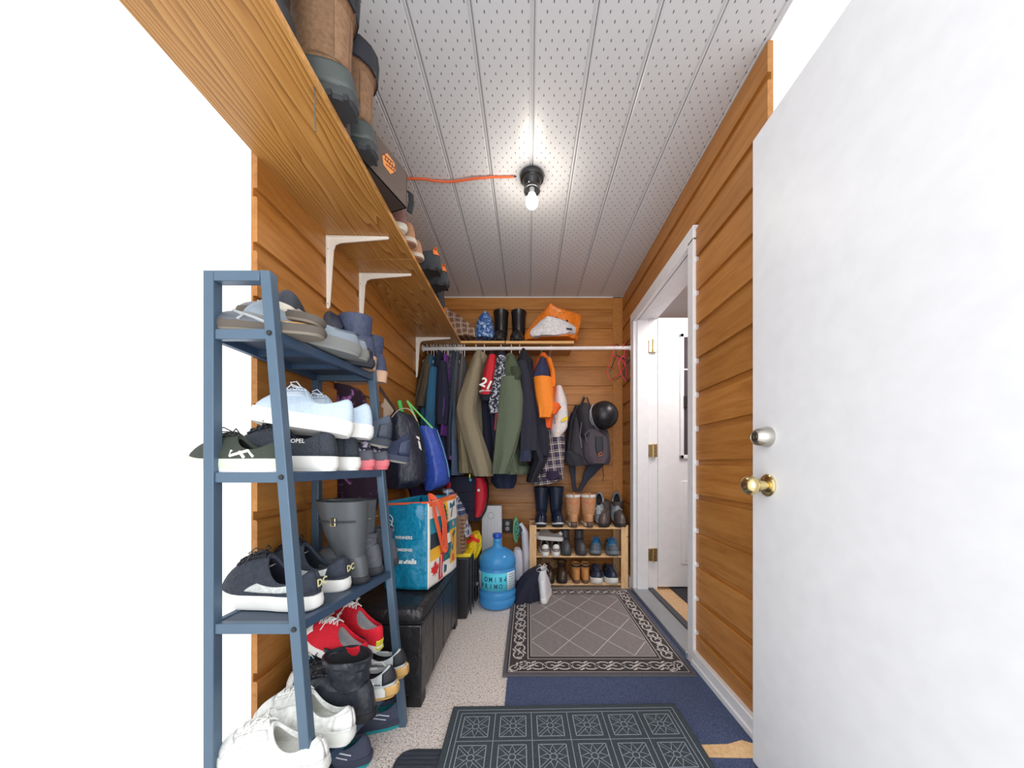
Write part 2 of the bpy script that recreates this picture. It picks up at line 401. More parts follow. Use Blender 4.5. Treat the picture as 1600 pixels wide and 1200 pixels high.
struct(MB().box(0.955, 2.46, 1.5, 1.55, -0.03, 2.4).build('wall_hall_front', M((178, 158, 160), 0.8), smooth=False))
bb = struct(MB().box(XR - 0.024, XR + 0.0, Y_R, 1.641, 0.0, 0.075).box(XR - 0.03, XR, Y_R, 1.641, 0, 0.03).build('baseboard_right', white_trim, bevel=0.004))
struct(MB().box(XR - 0.02, XR, 2.652, YB - 0.006, 0.0, 0.08).build('baseboard_right_far', white_trim, bevel=0.004))

# exterior door leaf, swung open along the right wall, seen from its inner face
dr = struct(MB().box(0.73, 0.775, 0.17, 1.083, 0.025, 2.04).build('door_3', white_paint, bevel=0.003), 'white entrance door swung open')
kz = 0.925; ky = 1.012
MB().lathe([(0.0005, 0), (0.034, 0), (0.034, 0.004), (0.029, 0.009), (0.015, 0.012), (0.013, 0.03), (0.016, 0.034), (0.026, 0.040), (0.030, 0.050), (0.0295, 0.060), (0.024, 0.070), (0.012, 0.076), (0.0005, 0.077)], (0.73, ky, kz), 32, (-1, 0, 0)).build('door_handle', brass, dr)
kz = 1.072
MB().lathe([(0.0005, 0), (0.031, 0), (0.031, 0.004), (0.024, 0.036), (0.018, 0.042), (0.017, 0.040), (0.0005, 0.040)], (0.73, ky, kz), 32, (-1, 0, 0)).build('deadbolt', nickel, dr)
MB().lathe([(0.0005, 0.0405), (0.010, 0.0405), (0.010, 0.044), (0.0005, 0.044)], (0.73, ky, kz), 20, (-1, 0, 0)).box(0.683, 0.687, ky-0.001, ky+0.001, kz-0.006, kz+0.006).build('keyhole', M((120, 112, 100), 0.35, '', 1.0), dr)
# ---------------------------------------------------------------- floor coverings
def ribbon(mb, pts, wd, z):
    pts = [Vector((p[0], p[1], 0)) for p in pts]; L, R = [], []
    for i, p in enumerate(pts):
        d = (pts[min(i+1, len(pts)-1)] - pts[max(i-1, 0)]).normalized(); nrm = Vector((-d.y, d.x, 0)) * wd/2
        L.append(p + nrm); R.append(p - nrm)
    k = len(mb.v); n = len(pts)
    for q in L: mb.v.append((q.x, q.y, z))
    for q in R: mb.v.append((q.x, q.y, z))
    for i in range(n-1): mb.f.append((k+i, k+i+1, k+n+i+1, k+n+i))
cp = thing('carpet_runner', 'dark blue felt carpet under the patterned rug along the right wall', 'carpet', (0.37, 1.8, 0))
MB().box(-0.095, 0.805, 1.20, 2.62, 0.0005, 0.006).box(-0.095, 0.805, 0.6, 1.20, 0.0005, 0.006).build('felt', carpet('blue_felt', (46, 58, 92), (100, 114, 150), 210), cp, smooth=False)
pk = MB().hexa([(0.60,1.115,.0062),(0.805,1.095,.0062),(0.805,1.185,.0062),(0.735,1.195,.0062)], [(0.60,1.115,.0075),(0.805,1.095,.0075),(0.805,1.185,.0075),(0.735,1.195,.0075)])
pk = MB().add([(0.585,1.165,.0068),(0.60,1.115,.0068),(0.805,1.112,.0068),(0.805,1.165,.0068),(0.76,1.185,.0068),(0.70,1.168,.0068)], [(0,1,2,3,4,5)])
tag(pk.build('floor_strip', pine_m, smooth=False, solid=0.001), 'pale wooden strip showing at the edge of the blue carpet by the open entrance door', 'wood strip')
# grey rug
rx0, rx1, ry0, ry1 = -0.118, 0.785, 1.537, 2.61
rug = thing('area_rug', 'grey rug with diamond lattice and scrollwork border', 'rug', ((rx0+rx1)/2, (ry0+ry1)/2, 0.006))
def rug_top(): 
    m, nt, b = new_mat('woven_grey'); g = NG(nt); v = g.co(scale=(40, 260, 1)); n = g.noise(v, 1.0, 3, 0.7)
    g.link(g.ramp(n, [(0.3, lin((118, 111, 112))), (0.7, lin((152, 145, 145)))]), b.inputs['Base Color']); b.inputs['Roughness'].default_value = 0.95
    g.link(g.bump(n, 0.4, 0.002), b.inputs['Normal']); return m
dk = carpet('rug_dark_border', (56, 51, 54), (82, 76, 79), 300); lt = M((206, 200, 196), 0.9, 'cloth'); edge_m = M((92, 90, 96), 0.9, 'cloth')
wav = lambda x, y: 0.0015*math.sin(x*9) + 0.001*math.sin(y*13)
MB().box(rx0, rx1, ry0, ry1, 0.006, 0.0125).build('binding', edge_m, rug, bevel=0.002)
MB().box(rx0+.016, rx1-.016, ry0+.02, ry1-.02, 0.0120, 0.0132).build('border', dk, rug, smooth=False)
MB().box(rx0+.135, rx1-.135, ry0+.155, ry1-.135, 0.0128, 0.0140).build('field', rug_top(), rug, smooth=False)
ln = MB()
def rect(mb, a, wd, z, y_extra=0.0):
    x0, x1, y0, y1 = rx0+a, rx1-a, ry0+a+y_extra, ry1-a
    for p, q in (((x0,y0),(x1,y0)),((x1,y0),(x1,y1)),((x1,y1),(x0,y1)),((x0,y1),(x0,y0))): ribbon(mb, [p, q], wd, z)
rect(ln, 0.026, 0.003, 0.0137); rect(ln, 0.118, 0.004, 0.0137, .012); rect(ln, 0.133, 0.003, 0.0142, .02)
# lattice clipped to the field
fx0, fx1, fy0, fy1 = rx0+.14, rx1-.14, ry0+.16, ry1-.14
def clip_line(cx, cy, dx, dy):
    t0, t1 = -9, 9
    for p, d, lo, hi in ((cx, dx, fx0, fx1), (cy, dy, fy0, fy1)):
        a, b = (lo-p)/d, (hi-p)/d
        t0, t1 = max(t0, min(a, b)), min(t1, max(a, b))
    return None if t0 >= t1 else ((cx+dx*t0, cy+dy*t0), (cx+dx*t1, cy+dy*t1))
for k in range(-8, 9):
    for sgn in (1, -1):
        r = clip_line((fx0+fx1)/2 + k*0.212, fy0 + 0.0, 1.0, sgn*1.33)
        if r: ribbon(ln, r, 0.0042, 0.0144)
ln.build('lattice', lt, rug, smooth=False)
sc_ = MB()
def scroll(mb, ox, oy, ux, uy, wd=0.007, s=1.0, z=0.0136):
    """one S-shaped vine with leaves; u = direction along the border"""
    vx, vy = -uy, ux
    def P(a, b): return (ox + ux*a*s + vx*b*s, oy + uy*a*s + vy*b*s)
    for sg in (1, -1):
        pts = []
        for i in range(22):
            t = i/21; ang = -0.6 + t*5.6; r = 0.030*(1 - t*0.78)
            pts.append(P(sg*(0.034 + math.cos(ang)*r), sg*(0.004 + math.sin(ang)*r)))
        ribbon(mb, pts, wd*s, z)
        ribbon(mb, [P(sg*0.005, -sg*.02), P(sg*0.02, -sg*0.030), P(sg*0.045, -sg*0.031), P(sg*.066, -sg*.02)], wd*1.2*s, z)
        ribbon(mb, [P(sg*0.066, -sg*.02), P(sg*0.074, sg*0.002), P(sg*.070, sg*.018)], wd*1.6*s, z)
        ribbon(mb, [P(sg*.0, sg*.02), P(sg*0.012, sg*0.031), P(sg*.024, sg*.036)], wd*1.5*s, z)
    ribbon(mb, [P(-0.02, -0.012), P(0.0, 0.0), P(0.02, 0.012)], wd*2.0*s, z)
bw = 0.072
for i in range(6):
    x = rx0 + .135 + (i)*0.127
    scroll(sc_, x, ry0 + bw + .004, 1, 0, s=.92); scroll(sc_, x, ry1 - bw, -1, 0, s=.82)
for i in range(6):
    y = ry0 + .20 + i*0.142
    scroll(sc_, rx0 + bw, y, 0, 1, s=.9); scroll(sc_, rx1 - bw, y, 0, -1, s=.9)
for x, y in ((rx0+bw, ry0+bw), (rx1-bw, ry0+bw), (rx0+bw, ry1-bw), (rx1-bw, ry1-bw)): scroll(sc_, x, y, .7, .7, s=.7)
sc_.build('scrollwork', lt, rug, smooth=False)
# dark doormat with square medallions
dm = thing('doormat', 'charcoal doormat embossed with rows of square medallions', 'doormat', (0.155, 1.08, 0.006), (0, 0, 0.02))
dmm = carpet('doormat_pile', (46, 54, 60), (82, 92, 98), 240)
MB().box(-.45, .45, -.30, .27, 0.0, 0.009).build('pile', dmm, dm, bevel=0.004, world=False)
e = MB(); z = 0.0096
for a in (0.025, 0.042):
    for p, q in (((-.45+a,-.30),(-.45+a,.27-a)),((.45-a,-.30),(.45-a,.27-a)),((-.45+a,.27-a),(.45-a,.27-a))): ribbon(e, [p, q], 0.0028, z)
px_, py_ = 0.1385, 0.1315
for i in range(6):
    cx = -0.346 + i*px_
    if i: ribbon(e, [(cx-px_/2, -.30), (cx-px_/2, .228)], 0.0025, z)
    for j in range(4):
        cy = 0.228 - py_*(j+.5)
        if i == 0 and j: ribbon(e, [(-.408, cy+py_/2), (.408, cy+py_/2)], 0.0025, z)
        s_ = 0.048
        for p, q in (((-s_,-s_),(s_,-s_)),((s_,-s_),(s_,s_)),((s_,s_),(-s_,s_)),((-s_,s_),(-s_,-s_))): ribbon(e, [(cx+p[0],cy+p[1]),(cx+q[0],cy+q[1])], 0.003, z)
        for k in range(4):
            a = PI/4 + k*PI/2; r1, r2 = 0.012, 0.062
            for off in (-.005, .005):
                ox, oy = -math.sin(a)*off, math.cos(a)*off
                ribbon(e, [(cx+math.cos(a)*r1+ox, cy+math.sin(a)*r1+oy), (cx+math.cos(a)*r2+ox, cy+math.sin(a)*r2+oy)], 0.002, z)
            b = k*PI/2
            ribbon(e, [(cx+math.cos(b-.5)*.022, cy+math.sin(b-.5)*.022), (cx+math.cos(b)*.046, cy+math.sin(b)*.046), (cx+math.cos(b+.5)*.022, cy+math.sin(b+.5)*.022)], 0.0028, z)
        ribbon(e, [(cx+math.cos(t*PI/4)*.012, cy+math.sin(t*PI/4)*.012) for t in range(9)], 0.0028, z)
e.build('medallion_lines', M((150, 162, 174), 0.95, 'cloth'), dm, smooth=False, world=False)
m2 = MB(); out = []
X0, X1, Y0, Y1, r = -0.44, -0.16, 0.62, 1.15, 0.05
for cx, cy, a0 in ((X1-r, Y1-r, 0), (X0+r, Y1-r, PI/2), (X0+r, Y0+r, PI), (X1-r, Y0+r, 1.5*PI)):
    for k in range(6): a = a0 + k*PI/10; out.append((cx+r*math.cos(a), cy+r*math.sin(a)))
m2.prism(out, lambda a, b: (a, b, 0.0005), lambda a, b: (a, b, 0.006))
rt = thing('rubber_mat', 'small dark ribbed rubber mat with rounded corners tucked under the doormat', 'doormat', (-.3, .9, 0))
m2.build('mat_base', M((48, 53, 64), 0.8, 'cloth'), rt, smooth=False)
rb = MB()
for k in range(30): rb.box(X0+.012, X1-.012, Y0+.02+k*.0168, Y0+.028+k*.0168, .006, .008)
rb.build('ribs', M((58, 62, 74), 0.8, 'cloth'), rt, smooth=False)

# ---------------------------------------------------------------- ceiling lamp and cord
LX, LY = 0.020, 1.69
lp = thing('ceiling_lamp', 'black ceiling lampholder with one bare lit bulb', 'ceiling lamp', (LX, LY, ZC))
MB().lathe([(0.0005, -.001), (.058, -.001), (.060, -.006), (.060, -.020), (.055, -.026), (.049, -.028), (.046, -.040), (.034, -.060), (.0005, -.060)], (LX, LY, ZC), 36).build('canopy', M((38, 38, 40), 0.3), lp)
shh = MB().lathe([(.034, -.058), (.041, -.062), (.042, -.080), (.038, -.080), (.036, -.066), (.0005, -.066)], (LX, LY, ZC), 32).build('shade_holder', M((60, 60, 60), 0.3, '', .6), lp)
for k in range(3):
    a = k*2.1 + .2
    MB().cyl((LX+.040*math.cos(a), LY+.040*math.sin(a), ZC-.071), (LX+.052*math.cos(a), LY+.052*math.sin(a), ZC-.071), .0025, n=8).build('thumb_screw', nickel, shh)
MB().lathe([(.0005, -.064), (.013, -.066), (.0135, -.085), (.018, -.094), (.0185, -.098), (.0005, -.0985)], (LX, LY, ZC), 24).build('socket', white_pl, lp)
bm_, bt_, bb_ = new_mat('lit_bulb'); bb_.inputs['Emission Color'].default_value = (1, 0.97, 0.9, 1); bb_.inputs['Emission Strength'].default_value = 22
MB().lathe([(.016, -.097), (.020, -.105), (.029, -.120), (.032, -.133), (.029, -.148), (.018, -.161), (.0005, -.165)], (LX, LY, ZC), 28).build('bulb', bm_, lp)
pl = bpy.data.lights.new('bulb_light', 'POINT'); pl.energy = 2.0; pl.color = (1.0, 0.90, 0.76); pl.shadow_soft_size = 0.034
po = bpy.data.objects.new('bulb_light', pl); C.objects.link(po); po.parent = lp; po.location = (0, 0, -0.21)
oc = [(x, 1.70 + 0.012*math.sin((x+.62)*9) - 0.004*math.sin((x+.6)*23), ZC - 0.006 - (0.004 if -.5 < x < -.2 else 0)) for x in [-.80 + i*0.0235 for i in range(32)]]
ck = thing('extension_cord', 'orange cord running across the ceiling to the lamp', 'cord', (-.4, 1.70, ZC))
MB().tube(oc, 0.0052, 8).build('cable', M((226, 98, 46), 0.45), ck)
MB().cyl(oc[-1], Vector(oc[-1]) + Vector((.012, 0, 0)), .0035).build('stripped_end', black_pl, ck)

# ---------------------------------------------------------------- shelves, brackets, rod
SZ = CH + 0.950; ST = 0.019; SHX = -0.53
sh = thing('wall_shelf', 'long oak shelf board along the left wall', 'shelf', (-.68, 1.8, SZ))
b1 = MB().box(XL+.001, SHX, 0.68, 1.5415, SZ, SZ+ST).build('shelf_board', oak_y, sh, bevel=0.0015)
b2 = MB().box(XL+.001, SHX, 1.5445, YB-.001, SZ, SZ+ST).build('shelf_board', oak_y, sh, bevel=0.0015)
nose = M((206, 150, 84), 0.45, 'suede')
MB().box(SHX, SHX+.002, 0.68, 2.62, SZ, SZ+ST).build('edge_banding', nose, sh, smooth=False)
sb = thing('back_shelf', 'short oak shelf in two boards across the back wall above the coat rail', 'shelf', (-.1, 2.77, SZ))
MB().box(SHX+.003, -0.183, 2.62, YB-.001, SZ+.001, SZ+ST).build('shelf_board', oak_x, sb, bevel=0.0015)
MB().box(-0.176, 0.362, 2.62, YB-.001, SZ-.001, SZ+ST-.001).build('shelf_board', oak_x, sb, bevel=0.0015)
MB().box(SHX+.003, -0.183, 2.618, 2.62, SZ+.001, SZ+ST).box(-0.176, .362, 2.618, 2.62, SZ-.001, SZ+ST-.001).build('edge_banding', M((226, 176, 108), 0.5), sb, smooth=False)
MB().box(-.186, -.172, 2.63, 2.9, SZ-.012, SZ+.001).build('joint_cleat', black_pl, sb, smooth=False)
def bracket(y, labelx, wallx=XL, along='x', arm=0.255, leg=0.30, x=None):
    t = thing('shelf_bracket', labelx, 'bracket', (wallx, y, SZ), group='white steel shelf brackets')
    mt = M((238, 232, 222), 0.35)
    # curved L profile, tapering towards both ends
    o = [(0, 0), (arm, 0), (arm+.004, -.004), (arm, -.010), (.055, -.026), (.036, -.034), (.028, -.055), (.012, -leg+.01), (.006, -leg), (0, -leg)]
    f = (lambda a, b, c: (wallx + .0005 + a, y + c, SZ - .001 + b)) if along == 'x' else (lambda a, b, c: (x + c, YB - .001 - a, SZ - .001 + b))
    for dz, (w0, w1) in ((0, (-.002, .002)),):
        MB().prism(o, lambda a, b: f(a, b, w0), lambda a, b: f(a, b, w1)).build('web', mt, t, smooth=False)
    ar = MB(); 
    ar.hexa([f(0,0,-.012), f(arm,0,-.004), f(arm,0,.004), f(0,0,.012)], [f(0,-.003,-.012), f(arm,-.003,-.004), f(arm,-.003,.004), f(0,-.003,.012)]); ar.build('arm', mt, t, bevel=.001)
    lg = MB(); lg.hexa([f(0,0,-.012), f(0,-leg,-.006), f(0,-leg,.006), f(0,0,.012)], [f(.003,0,-.012), f(.003,-leg,-.006), f(.003,-leg,.006), f(.003,0,.012)]); up_ = lg.build('upright', mt, t, bevel=.001)
    for bb_ in (.05, leg-.02):
        MB().cyl(f(.003, -bb_, .0), f(.0055, -bb_, .0), .0035, n=8).build('screw', M((120,110,100), .4, '', .8), up_)
    return t
bracket(1.391, 'white shelf bracket on the left wall nearest the metal rack top'); bracket(1.661, 'white shelf bracket on the left wall, second behind the board joint')
bracket(2.496, 'white shelf bracket on the left wall at the end of the coat rail'); bracket(YB, 'white bracket under the right end of the back shelf', along='y', x=0.185)
RZ = CH + .922; RY = 2.655
rd = thing('coat_rail', 'white coat rail spanning the back of the room', 'rail', (0, RY, RZ))
MB().cyl((XL+.012, RY, RZ-.004), (XR-.012, RY, RZ+.004), .0145, n=20).build('rail_tube', M((244, 240, 238), .3), rd)
for x, s_ in ((XL+.0005, 1), (XR-.0005, -1)):
    MB().lathe([(.0005, 0), (.028, 0), (.028, .005), (.020, .008), (.020, .020), (.0005, .021)], (x, RY, RZ), 24, (s_, 0, 0)).build('end_cup', white_pl, rd)

# ---------------------------------------------------------------- metal shoe rack
steel = M((82, 104, 124), 0.35, '', 0.25); steel_d = M((56, 78, 104), 0.4, '', 0.2)
YN, YF = 0.845, 1.262
def xf(y, z):            # leaning front post
    t = (y - YN)/(YF - YN)
    return (-.659 + .055*t) + (-(z - CH) + .485)*(.083 + .006*t) + 0.0
XBK = -.800
LV = (1.330, .969, .588, .200); TOPZ = 1.475
mr = thing('metal_shoe_rack', 'blue-grey metal shoe rack leaning by the left wall', 'shoe rack', (-.7, 1.05, 0))
for y in (YN, YF):
    lean = [(xf(y, z), y, z) for z in (TOPZ, 0.0)]
    hw = .013
    t_, b_ = lean
    MB().hexa([(b_[0]-hw, y-hw, 0), (b_[0]+hw, y-hw, 0), (b_[0]+hw, y+hw, 0), (b_[0]-hw, y+hw, 0)], [(t_[0]-hw, y-hw, TOPZ), (t_[0]+hw, y-hw, TOPZ), (t_[0]+hw, y+hw, TOPZ), (t_[0]-hw, y+hw, TOPZ)]).build('post', steel, mr, bevel=.002); fpost = [q for q in mr.children][-1]
    MB().box(XBK-hw, XBK+hw, y-hw, y+hw, 0, TOPZ).build('post', steel, mr, bevel=.002)
    MB().box(XBK+hw, t_[0]-hw, y-hw, y+hw, TOPZ-.026, TOPZ).build('top_rail', steel, mr, bevel=.002)
    for z in LV:
        MB().box(XBK+hw, xf(y, z)-hw, y-.009, y+.009, z-.026, z).build('end_rail', steel, mr, bevel=.0015)
        if y == YN: MB().lathe([(.0005, 0), (.007, 0), (.006, .003), (.003, .0035), (.0005, .002)], (xf(y, z), y-hw, z-.012), 14, (0, -1, 0)).build('bolt', M((30, 32, 36), .4), fpost)
mesh_m = (lambda: (lambda m, nt, b: m)(*new_mat('wire_mesh')))()
def mesh_mat():
    m, nt, b = new_mat('punched_steel_mesh'); g = NG(nt); x, y, z = g.sep(g.co())
    a = g.m('GREATER_THAN', g.m('FRACT', g.m('MULTIPLY', x, 210)), .45); c = g.m('GREATER_THAN', g.m('FRACT', g.m('MULTIPLY', y, 210)), .45)
    g.link(g.mix(g.m('MULTIPLY', a, c), lin((74, 90, 110)), lin((28, 34, 44))), b.inputs['Base Color']); b.inputs['Roughness'].default_value = .5; b.inputs['Metallic'].default_value = .3
    return m
mesh_m = mesh_mat()
for z in LV:
    a, b_ = xf(YN, z), xf(YF, z)
    s_ = MB().hexa([(XBK, YN+.012, z-.006), (a-.01, YN+.012, z-.006), (b_-.01, YF-.012, z-.006), (XBK, YF-.012, z-.006)], [(XBK, YN+.012, z-.003), (a-.01, YN+.012, z-.003), (b_-.01, YF-.012, z-.003), (XBK, YF-.012, z-.003)]).build('mesh_shelf', mesh_m, mr, smooth=False)
    MB().hexa([(a-.010, YN+.013, z-.026), (a+.010, YN+.013, z-.026), (b_+.010, YF-.013, z-.026), (b_-.010, YF-.013, z-.026)], [(a-.010, YN+.013, z), (a+.010, YN+.013, z), (b_+.010, YF-.013, z), (b_-.010, YF-.013, z)]).build('front_rail', steel_d, mr, bevel=.002)
    MB().box(XBK-.009, XBK+.009, YN+.013, YF-.013, z-.026, z).build('back_rail', steel_d, mr, bevel=.002)
    for k in (.33, .66):
        y = YN + (YF-YN)*k; MB().box(XBK+.009, a+(b_-a)*k-.010, y-.008, y+.008, z-.022, z-.0062).build('cross_brace', steel_d, mr, smooth=False)

# ---------------------------------------------------------------- pine shoe rack
pr = thing('pine_shoe_rack', 'low raw pine shoe rack with three slatted shelves by the back wall', 'shoe rack', (.4, 2.76, 0))
PX0, PX1, PY0, PY1 = .012, .792, 2.63, 2.895
for x in (PX0, PX1-.055):
    for y in (PY0, PY1-.02): MB().box(x, x+.055, y, y+.02, 0.0135 if y < 2.62 else 0, .505).build('post', pine_m, pr, bevel=.002)
    for z in (.475, .25, .03): MB().box(x+.018, x+.037, PY0+.0205, PY1-.0205, z-.03, z-.0005).build('end_rail', pine_m, pr, smooth=False)
PL = (.487, .262, .042)
for z in PL:
    for k in range(4):
        y = PY0 + .022 + k*.058
        MB().box(PX0+.0155 if k else PX0+.056, PX1-.0155 if k else PX1-.056, y if k else PY0+.003, y+.044 if k else PY0+.05, z-.012, z).build('slat', pine_m, pr, bevel=.0015)
# ---------------------------------------------------------------- footwear
_shoe_cache = {}
class Last:
    def __init__(s, L=.28, W=.10, z0=.028, zh=.085, zs=.062, zf=.095, ax=.031, ay=.062, yc=.085, shaft=(), toe=1.9, heel_lift=0.0, point=0.0, N=32):
        s.__dict__.update(locals()); s.N = N
    def outline(s, a, k=1.0):
        t = (1 - math.cos(a))/2
        prof = interp([(0, .72), (.12, .74), (.4, .72), (.55, .82), (.72, 1.0), (.9, .98 - s.point), (1, .9 - s.point)], t)[0]
        x = math.copysign(abs(math.sin(a))**.62, math.sin(a))*s.W/2*prof*k
        x += .004*math.sin(PI*min(1, max(0, (t-.3)/.7)))
        return x, -s.L/2 + s.L*t + (k-1)*s.L*.5*(2*t-1), t
    def spring(s, t): return .012*max(0, (t-.72)/.28)**2 + s.heel_lift*max(0, 1 - t/.55)
    def P(s, a, u):
        """surface: u 0..1 upper from sole to collar, 1..2 shaft"""
        xo, yo, t = s.outline(a)
        xc, yc = math.sin(a)*s.ax, -s.L/2 + s.yc - math.cos(a)*s.ay
        fr = (1 - math.cos(a))/2
        zc = s.zh*(1-fr)**2 + 2*fr*(1-fr)*(2*s.zs - .5*(s.zh+s.zf)) + s.zf*fr**2
        zb = s.z0 + s.spring(t)
        if u < 0:
            x, y, t = s.outline(a, 1.055); return Vector((x, y, max(.003, zb*(1 + u*6))))
        if u <= 1:
            k = u**1.35
            bul = 1 + .05*math.sin(PI*min(1, u*1.6))*(1-u)
            z = zb + (zc + s.heel_lift*max(0, 1-t/.55)*.6 - s.z0)*(1 - (1-u)**s.toe)
            return Vector(((xo*(1-k) + xc*k)*bul, yo*(1-k) + yc*k, z))
        v = (u-1); zt, ax2, ay2, yc2 = interp([(0, zc, s.ax, s.ay, s.yc)] + [((i+1)/len(s.shaft),) + tuple(q) for i, q in enumerate(s.shaft)], v)
        return Vector((math.sin(a)*ax2, -s.L/2 + yc2 - math.cos(a)*ay2, zt))
    def Nrm(s, a, u):
        e = 1e-3; d1 = s.P(a+e, u) - s.P(a-e, u); d2 = s.P(a, min(u+e, 2)) - s.P(a, max(u-e, 0))
        n = d1.cross(d2); n = n.normalized() if n.length > 1e-12 else Vector((0,0,1))
        c = Vector((0, s.P(a, u).y*.6, .02))
        return n if n.dot(s.P(a, u) - c) > 0 else -n
def make_shoe(label, cfg):
    c = dict(L=.28, W=.10, z0=.028, zh=.085, zs=.062, zf=.095, ax=.031, ay=.062, yc=.085, shaft=(), toe=1.9, heel_lift=0.0, point=0.0)
    for k in list(c):
        if k in cfg: c[k] = cfg[k]
    s = Last(**c); N = s.N; AA = [2*PI*j/N for j in range(N)]
    ob = thing(cfg.get('name', 'shoe'), label, cfg.get('cat', 'shoe'))
    um = cfg['upper']; sm = cfg['sole']; mm = cfg.get('mid', sm); lm = cfg.get('lining', M((34, 34, 38), .9, 'cloth'))
    b = MB(); R = []
    us = [i/9 for i in range(10)] + ([1 + (i+1)/6 for i in range(6)] if s.shaft else [])
    for u in us:
        wr = cfg.get('wrinkle', 0) if u > .8 else 0
        R.append([s.P(a, u) + (s.Nrm(a, u) * wr * math.sin(u*17 + 3*a) if wr else Vector((0,0,0))) for a in AA])
    ut = us[-1]; cen = Vector((0, sum(p.y for p in R[-1])/N, 0))
    def inset(ring, d, dz): 
        return [Vector((p.x*(1 - d/max(.02, s.ax)), cen.y + (p.y-cen.y)*(1 - d/max(.02, s.ay)), p.z + dz)) for p in ring]
    R.append(inset(R[-1], .002, .002)); R.append(inset(R[-2], .0045, 0.0))
    R.append(inset(R[-3], .0055, -.012)); 
    b.rings(R, True, False).build('upper', um, ob, world=False)
    top = R[-1]; li = MB(); LR = [top]
    zmin = s.z0 + .012
    seq = ([1.5, 1.02, .8] if s.shaft else [.82])
    for u in seq: LR.append([Vector((q.x*.86, cen0 + (q.y-cen0)*.88, min(q.z-.004, tt.z-.006))) for q, tt, cen0 in ((s.P(a, u), tp, sum(s.P(b2, u).y for b2 in (0, PI))/2) for a, tp in zip(AA, top))])
    LR.append([Vector((q.x*.72, q.y*.8, zmin)) for q in (s.P(a, .6) for a in AA)])
    li.rings(LR, False, True).build('lining', lm, ob, world=False)
    # outsole and midsole
    def sole_r(z, k): return [Vector((lambda q: (q[0], q[1], z + s.spring(q[2])))(s.outline(a, k))) for a in AA]
    zo = cfg.get('zo', s.z0*.3); hl = s.heel_lift
    def ground(r):
        return [Vector((p.x, p.y, (0.0 + .012*max(0, ((p.y/s.L+.5)-.72)/.28)**2) if not hl else (0.0 if p.y/s.L+.5 < .28 else max(0, s.spring(p.y/s.L+.5) - hl*.0)*.6))) for p in r]
    g = ground(sole_r(0, .985))
    MB().rings([g, sole_r(zo, 1.02)] if zo < s.z0*.9 else [g, sole_r(s.z0+.002, 1.03)]).build('outsole', sm, ob, world=False)
    if zo < s.z0*.9: MB().rings([sole_r(zo, 1.03), sole_r((zo+s.z0)/2, 1.05), sole_r(s.z0+.003, 1.03), sole_r(s.z0+.005, .97)]).build('midsole', mm, ob, world=False)
    tr = cfg.get('tread', 0)
    if tr:
        t_ = MB()
        for k in range(tr):
            t = .04 + .92*k/(tr-1); a = math.acos(1-2*t); x = s.outline(a)[0]
            for sg in (-1, 1): t_.box(sg*x*1.0-.006, sg*x*1.0+.006, -s.L/2+s.L*t-.006, -s.L/2+s.L*t+.006, s.spring(t), s.spring(t) + zo*1.1 + .004)
        tag(t_.build('tread', sm, ob, world=False), kind='stuff')
    for nm, a0, a1, u0, u1, pm in cfg.get('patches', ()):
        for sg in (1, -1):
            if a0 > PI - .02 and sg < 0: continue
            def fn(p, q, sg=sg):
                a = (a0 + (a1-a0)*p)*sg; u = u0 + (u1-u0)*q
                return s.P(a, u) + s.Nrm(a, u)*.0016
            MB().grid(fn, 8, 5).build(nm, pm, ob, world=False, solid=.0012)
    for nm, pts, wd, pm in cfg.get('stripes', ()):      # polylines (a, u) drawn on both flanks
        for sg in (1, -1):
            MB().tube([s.P(a*sg, u) + s.Nrm(a*sg, u)*.0012 for a, u in pts], wd, 5).build(nm, pm, ob, world=False)
    if 'lace' in cfg:
        l0, l1 = cfg.get('lace_span', (.50, .97)); nl = cfg.get('laces', 5); lb = MB(); wa = cfg.get('lace_w', .40)
        # tongue
        MB().grid(lambda p, q: s.P(PI - .34 + .68*p, l0-.03 + (l1+.02-l0)*q) + s.Nrm(PI, max(.3, min(l1, l0+(l1-l0)*q)))*.003, 6, 8).build('tongue', cfg.get('tongue', um), ob, world=False, solid=.003)
        for k in range(nl):
            u = l0 + (l1-l0)*(k+.3)/nl; u2 = l0 + (l1-l0)*(k+1.1)/nl
            for A, B in (((PI-wa, u), (PI+wa, u2)), ((PI+wa, u), (PI-wa, u2))):
                lb.tube([s.P(A[0] + (B[0]-A[0])*q, A[1] + (B[1]-A[1])*q) + s.Nrm(PI, (u+u2)/2)*(.005 + .003*math.sin(PI*q)) for q in (0, .25, .5, .75, 1)], .0022, 5)
        top_ = s.P(PI, l1) + Vector((0, .012, .008))
        for sg in (-1, 1):
            lb.tube([top_, top_ + Vector((sg*.018, .01, .012)), top_ + Vector((sg*.034, .016, .0)), top_ + Vector((sg*.02, .016, -.006)), top_], .0018, 5)
            lb.tube([top_, top_ + Vector((sg*.02, .02, .0)), top_ + Vector((sg*.04, .022, -.03))], .0018, 5)
        lb.build('laces', cfg['lace'], ob, world=False)
    if cfg.get('pull'):
        p = s.P(0, ut); pl = MB(); pl.tube([p + Vector((0,0,-.03)), p + Vector((0,-.006,.002)), p + Vector((0,-.004,.016)), p + Vector((0,.006,.012)), p + Vector((0, .008, -.01))], .005, 6, .4).build('pull_loop', cfg['pull'], ob, world=False)
